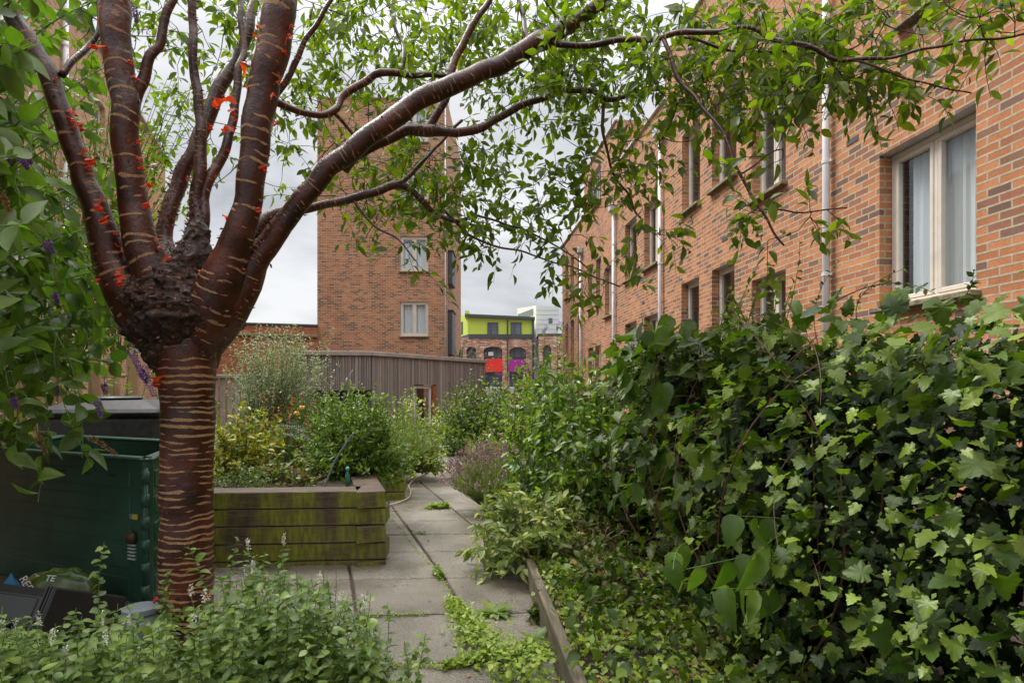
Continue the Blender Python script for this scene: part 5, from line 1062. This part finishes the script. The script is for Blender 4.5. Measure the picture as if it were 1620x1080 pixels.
q = MB(); c_ = A_+t_*.13+n_*.0+ZV*.38; q.tube([c_, c_+n_*.03], [.04, .034], 14); q.build('knob', plain('brown_cap', (.07, .035, .02), .5), cb, smooth=True)
q = MB()
for k in range(5): q.box(A_+t_*.13+n_*.008+ZV*(.335-.02*k), .06, .012, .007, (t_, n_, ZV))
q.build('vent_grille', M['coping'], cb)
q = MB(); q.quad(A_+ZV*.35, D_+ZV*.35, E_+ZV*.35, B_+ZV*.35); q.build('compost', M['soil'], cb)
# black bin behind
kb = empty('compost_bin', (-3.65, 5.5, 0), 'square black lidded compost bin with round cap behind the green one', 'compost bin')
q = MB(); cK = Vector((-3.70, 5.62, 0)); ax = (Vector((.985, .17, 0)).normalized(), Vector((-.17, .985, 0)).normalized(), ZV)
q.box(cK+ZV*.50, .98, .85, 1.0, ax, b=.05); body = q.build('body', M['bribbed'], kb)
q = MB(); q.box(cK+ZV*1.02, 1.02, .89, .07, ax, b=.03); n0 = len(q.v)
for (x, y, z) in ((-.49, -.42, 1.045), (.49, -.42, 1.045), (.49, .42, 1.045), (-.49, .42, 1.045), (-.3, -.24, 1.13), (.3, -.24, 1.13), (.3, .24, 1.13), (-.3, .24, 1.13)): q.v.append(tuple(cK+ax[0]*x+ax[1]*y+ZV*z))
for f_ in ((0, 1, 5, 4), (1, 2, 6, 5), (2, 3, 7, 6), (3, 0, 4, 7), (4, 5, 6, 7)): q.f.append(tuple(n0+i for i in f_)); q.mi.append(0); q.uv += [(0, 0)]*4
lid = q.build('lid', M['bribbed'], kb)
q = MB(); q.tube([cK+ZV*1.13-ax[0]*.05, cK+ZV*1.15-ax[0]*.05, cK+ZV*1.165-ax[0]*.05], [.21, .23, .2], 28); q.build('cap', M['bplastic'], lid, smooth=False)
q = MB(); q.box(cK+ax[0]*.505-ax[1]*.18+ZV*1.0, .012, .05, .09, ax, b=.004); q.build('catch', M['white'], kb)
# tipped black crate
kc = empty('storage_crate', P(80, 1000, 2.95), 'black plastic storage crate lying tilted among the mint at lower left', 'crate')
Rm = Matrix.Rotation(R(3), 3, 'Y') @ Matrix.Rotation(R(-10), 3, 'Z') @ Matrix.Rotation(R(-24), 3, 'X'); ax = tuple(Rm @ v for v in (Vector((1, 0, 0)), Vector((0, 1, 0)), Vector((0, 0, 1)))); cC = P(24, 984, 2.98)
q = MB(); q.box(cC, .66, .40, .34, ax, b=.035); bd = q.build('body', M['bplastic'], kc)
q = MB()
for k in range(5): q.box(cC+ax[0]*(.335+.012*k)*.9+ax[0]*.03, .008, .42+.01*k, .36, ax, b=.003)
for k in range(4): q.box(cC+ax[0]*(.305-.0*k)+ax[0]*(.01+.018*k)-ax[1]*.005, .010, .43, .37, ax, b=.003)
q.build('ribbed_rim', M['bplastic'], kc)
q = MB(); q.tube([cC-ax[1]*.212-ax[0]*.25-ax[2]*.0, cC-ax[1]*.215+ax[0]*.2], .016, 10); q.build('handle', M['bplastic'], kc, smooth=True)
q = MB(); q.box(cC-ax[1]*.2, .56, .012, .26, ax, b=.005); q.build('recessed_panel', M['bplastic'], kc)
# bag with white lettering
m, t, b = mat('olive_plastic_bag'); t.links.new(ramp(t, noise_(t, 7, 4), [(.3, (.03, .055, .01)), (.7, (.12, .17, .03))]), b.inputs['Base Color']); b.inputs['Roughness'].default_value = .25; M['bag'] = m
gb = empty('plastic_bag', P(95, 925, 3.15), 'olive green plastic sack printed with white capitals stuffed behind the crate', 'bag'); q = MB(); cB = P(96, 932, 3.25)
nu, nv_ = 34, 20; idx = {}
for i in range(nu):
    for j in range(nv_+1):
        a = 2*math.pi*i/nu; ph = math.pi*j/nv_-math.pi/2; v = Vector((math.cos(a)*math.cos(ph)*.21, math.sin(a)*math.cos(ph)*.10, math.sin(ph)*.115)); k = 1+.13*noise.noise(v*14)+.07*noise.noise(v*32)+.05*abs(noise.noise(v*22)); idx[i, j] = len(q.v); q.v.append(tuple(cB+v*k))
for i in range(nu):
    for j in range(nv_): q.f.append((idx[i, j], idx[(i+1) % nu, j], idx[(i+1) % nu, j+1], idx[i, j+1])); q.mi.append(0); q.uv += [(0, 0)]*4
q.build('sack', M['bag'], gb, smooth=True)
def text(s_, size, name, mt, loc, rot, parent):
    cu = bpy.data.curves.new(name, 'FONT'); cu.body = s_; cu.size = size; cu.extrude = .0012; tmp = bpy.data.objects.new(name, cu); COL.objects.link(tmp); bpy.context.view_layer.update()
    me = bpy.data.meshes.new_from_object(tmp.evaluated_get(bpy.context.evaluated_depsgraph_get())); COL.objects.unlink(tmp); bpy.data.objects.remove(tmp)
    Mx = Matrix.LocRotScale(loc, rot, None); me.transform(Mx); return link(name, me, parent, mt)
from mathutils import Euler
text('REEN', .05, 'lettering', M['white'], cB+Vector((-.125, -.125, .10)), Euler((R(60), R(60), R(0))), gb)
text('TE', .045, 'lettering', M['white'], cB+Vector((.0, -.115, .085)), Euler((R(52), R(4), R(4))), gb)
text('T', .04, 'lettering', M['white'], cB+Vector((-.04, -.112, .125)), Euler((R(50), R(170), R(0))), gb)
q = MB(); c_ = P(13, 918, 3.1); q.v += [tuple(c_+Vector(v)) for v in ((-.05, 0, -.05), (.05, 0, -.05), (.0, .02, .035), (0, .08, -.05))]; q.f += [(0, 1, 2), (1, 3, 2), (3, 0, 2), (0, 3, 1)]; q.mi += [0]*4; q.uv += [(0, 0)]*12
tag(q.build('plastic_sheet', plain('blue_plastic', (.05, .22, .42), .4)), 'scrap of blue plastic poking up behind the black crate', 'plastic')
pt = empty('plant_pot', P(225, 985, 2.75), 'grey blue plastic pot half hidden in the mint beside the trunk', 'pot'); c_ = P(222, 985, 2.75); q = MB(); q.tube([c_-ZV*.12, c_+ZV*.05], [.05, .068], 20); q.build('body', M['grey_plastic'], pt, smooth=True)
q = MB(); q.tube([c_+ZV*.05, c_+ZV*.075], [.074, .076], 20); q.build('rim', M['grey_plastic'], pt)
# tan fence panel and grey picket
fn = empty('timber_fence', P(190, 640, 6.8), 'pale tan timber fence boards glimpsed behind the left shrubs', 'fence'); M['tan'] = plain('tan_timber', (.36, .24, .12), .8, scale=3)
for i, u in enumerate(range(-60, 236, 30)):
    q = MB(); a = P(u, 640, 7.2+.004*u); q.box((a.x, a.y, .86), .17, .03, 1.72+.05*math.sin(i*2), b=.01); q.build('board', M['tan'], fn)
q = MB(); a, b_ = P(-70, 640, 7.0), P(240, 640, 8.2)
q.tube([(a.x, a.y+.05, 1.4), (b_.x, b_.y+.05, 1.4)], .03, 6); q.build('rail', M['tan'], fn)
pf = empty('picket_fence', P(345, 640, 10), 'weathered grey picket fence with flat top rail right of the cherry trunk', 'fence'); M['greywood'] = plain('silvered_timber', (.32, .29, .26), .85, scale=4)
for i in range(15):
    q = MB(); x = -5.35+i*.12; q.box((x, 10.0, .55), .085, .02, 1.7, b=.006); q.build('picket', M['greywood'], pf)
q = MB(); q.box((-4.5, 9.98, 1.43), 1.85, .07, .06, b=.008); q.build('top_rail', M['greywood'], pf)

# ------------------------------------------------------------ mint in the foreground
def mint(label, spots, n, hfun, base):
    s = Stems(); fl, fd = [], []
    for i in range(n):
        u, Y, = spots(); z1 = hfun(u, Y); X = (u-UC)/F*Y; a = Vector((X+random.gauss(0, .03), Y+random.gauss(0, .03), .0)); e_ = Vector((X+random.gauss(0, .07), Y+random.gauss(0, .07), z1))
        pt = s.stem(a, e_, .0022, .001, .12, 8, (.15, 1), 0, 5)
        k = max(4, int(z1/.028))
        for j in range(k):                                               # opposite pairs, smaller towards the tip
            t_ = .12+.88*j/k; i_ = min(7, int(t_*8)); p = pt[i_].lerp(pt[i_+1], t_*8-i_); an = (j % 2)*math.pi/2+i
            for sg in (0, math.pi): s.p.append(p); s.d.append(Vector((math.cos(an+sg), math.sin(an+sg), .25-.35*(1-t_)))); sz.append((.066-.034*t_)*random.uniform(.7, 1.25))
        if random.random() < .07:
            for _ in range(60): fl.append(pt[-1]+Vector((random.gauss(0, .004), random.gauss(0, .004), random.uniform(0, .045)))); fd.append(tuple(rng.normal(size=3)))
    o = empty('mint', base, label, 'plant'); s.mb.build('stem', M['stem_green'], o); p, d = s.arr()
    leaves('foliage', LM['mint'], o, p, d+rv(len(p), .25), rv(len(p), .38)+np.array([0, -.15, 1]), np.array(sz)*rng.uniform(.6, 1.15, len(p)), T_OVAL, 1.25)
    if fl: tag(leaves('flower_spike', LM['white'], o, [tuple(p) for p in fl], fd, rv(len(fl)), rng.uniform(.004, .008, len(fl)), T_SML, 1.5), kind='stuff')
sz = []
mint('mass of mint at the lower left in front of the black crate', lambda: (random.uniform(-60, 255), random.uniform(1.7, 2.5)), 215, lambda u, Y: max(.12, H+(VH-((1015 if u < 165 else 985)+14*math.sin(u*.04)+random.uniform(-32, 50)))/F*Y), (-1.5, 2.1, 0))
sz = []
def sp2():
    u = random.uniform(290, 615)
    return u, random.uniform(1.9, 2.65)
def h2(u, Y):
    v = np.interp(u, [290, 325, 360, 460, 540, 600, 640], [1050, 1010, 930, 920, 955, 990, 1020])+random.uniform(-30, 70); return max(.08, H+(VH-v)/F*Y)
mint('bushy mint with pale flower spikes between the cherry trunk and the path', sp2, 225, h2, (-.85, 2.3, 0))
sz = []
mint('a few tall mint stalks standing in front of the green bin and the near bed', lambda: (random.choice((186, 265, 375, 440, 450)), 2.45), 9, lambda u, Y: H+(VH-{186: 850, 265: 900, 375: 852, 440: 862, 450: 860}[int(u)])/F*Y, (-1.2, 2.45, 0))
s = Stems()
for (u, v) in ((512, 878), (530, 882)): s.stem(P(520, 1010, 2.4), P(u, v, 2.4), .0018, .001, .1, 8, (.2, 1), 5, 5)
plant('wild_flower', 'two bare pale seed stalks standing in the mint before the near bed', 'plant', tuple(P(520, 1010, 2.4)), s, [('foliage', 'mint', T_SML, .01, .02, 0, .8, 1, 1)], 'stem_green')

# ------------------------------------------------------------ weeds in the joints
def weedstuff(name, label, poly, n, a, b_, lm, T=T_OVAL, h=.03, jit=.02, up=.4):
    ps = []
    for i in range(n):
        k = random.randrange(len(poly)-1); t_ = random.random(); u = poly[k][0]+(poly[k+1][0]-poly[k][0])*t_; v = poly[k][1]+(poly[k+1][1]-poly[k][1])*t_; w_ = poly[k][2]+(poly[k+1][2]-poly[k][2])*t_
        g = G(u, v); ps.append((g.x+random.gauss(0, w_), g.y+random.gauss(0, w_), random.random()**1.5*h*(.4+w_*14)+.004))
    return leaves(name, LM[lm], None, ps, rv(n)*np.array([1, 1, .5])+np.array([0, 0, up]), rv(n, .35)+np.array([0, 0, 1]), rng.uniform(a, b_, n), T, 1.3)
tag(weedstuff('creeping_weeds', '', [(712, 955, .015), (735, 985, .035), (760, 1020, .06), (800, 1055, .08), (850, 1080, .08)], 1500, .015, .035, 'lime', h=.07), 'patch of creeping weeds spreading over the slab joints beside the edging', 'weeds', kind='stuff')
tag(weedstuff('creeping_weeds', '', [(700, 1058, .01), (780, 1040, .025), (870, 1030, .03), (905, 1010, .02)], 900, .015, .032, 'lime', h=.05), 'strip of round leaved weeds leading across to the timber edging', 'weeds', kind='stuff')
tag(weedstuff('moss', '', [(600, 1060, .006), (650, 1052, .008), (700, 1056, .01), (740, 1052, .012)], 700, .006, .014, 'lime', T_SML, h=.02), 'thin line of moss in the nearest cross joint of the slabs', 'moss', kind='stuff')
tag(weedstuff('moss', '', [(612, 812, .004), (635, 838, .006), (660, 870, .005), (693, 907, .008), (717, 950, .012)], 500, .006, .015, 'lime', T_SML, h=.02), 'moss and seedlings along the long joint of the path', 'moss', kind='stuff')
tag(weedstuff('moss', '', [(570, 975, .005), (625, 973, .008), (680, 972, .004)], 400, .006, .014, 'lime', T_SML, h=.02), 'thin line of moss in the second cross joint of the slabs', 'moss', kind='stuff')
tag(weedstuff('weed_tuft', '', [(676, 804, .02), (700, 803, .03), (706, 803, .01)], 350, .02, .045, 'lime', h=.05), 'bright green weed tuft in the middle of the path', 'weed')
tag(weedstuff('creeping_weeds', '', [(690, 905, .012), (697, 915, .02)], 90, .02, .04, 'bright', h=.06), 'small weeds growing where four slabs meet near the bed corner', 'weeds', kind='stuff')
tag(weedstuff('moss', '', [(655, 843, .01), (675, 844, .01)], 120, .008, .018, 'lime', T_SML, h=.02), 'tiny patch of moss on the far slab joint', 'moss', kind='stuff')
tag(weedstuff('weed_tuft', '', [(852, 982, .022), (856, 976, .022)], 220, .02, .045, 'vine', h=.09), 'dark leafy weed against the timber edging', 'weed')
def rosette(label, u, v, n, L, lm='glossy', el=.5):
    g = G(u, v, .01); an = rng.uniform(0, 2*math.pi, n); o = leaves('dandelion', LM[lm], None, np.tile(np.array(tuple(g)), (n, 1)), np.stack([np.cos(an), np.sin(an), rng.uniform(.15, el, n)], 1), np.tile([0, 0, 1.0], (n, 1))+rv(n, .1), rng.uniform(.6, 1, n)*L, T_LANC, 1.6); tag(o, label, 'weed')
rosette('dandelion rosette with broad leaves on the slabs beside the edging', 782, 968, 15, .13, 'bright'); rosette('jagged leaved dandelion in the long slab joint', 752, 1005, 10, .12, 'bright', .9)
rosette('upright blades of grass beside the timber edging', 845, 1020, 7, .15, 'bright', 2.5)
# dead leaves scattered on the slabs
n = 60; ps = []; 
while len(ps) < n:
    u, v = random.uniform(560, 850), random.uniform(730, 1075); g = G(u, v, .006)
    if g.x < exf(g.y)-.05 and g.x > -.9-.33*(g.y-4.2) : ps.append(tuple(g))
tag(leaves('fallen_leaves', LM['brown'], None, ps, rv(n)*np.array([1, 1, .1]), rv(n, .2)+np.array([0, 0, 1]), rng.uniform(.012, .03, n), T_OVAL, 1.0), 'bits of fallen leaf scattered on the wet slabs', 'leaves', kind='stuff')
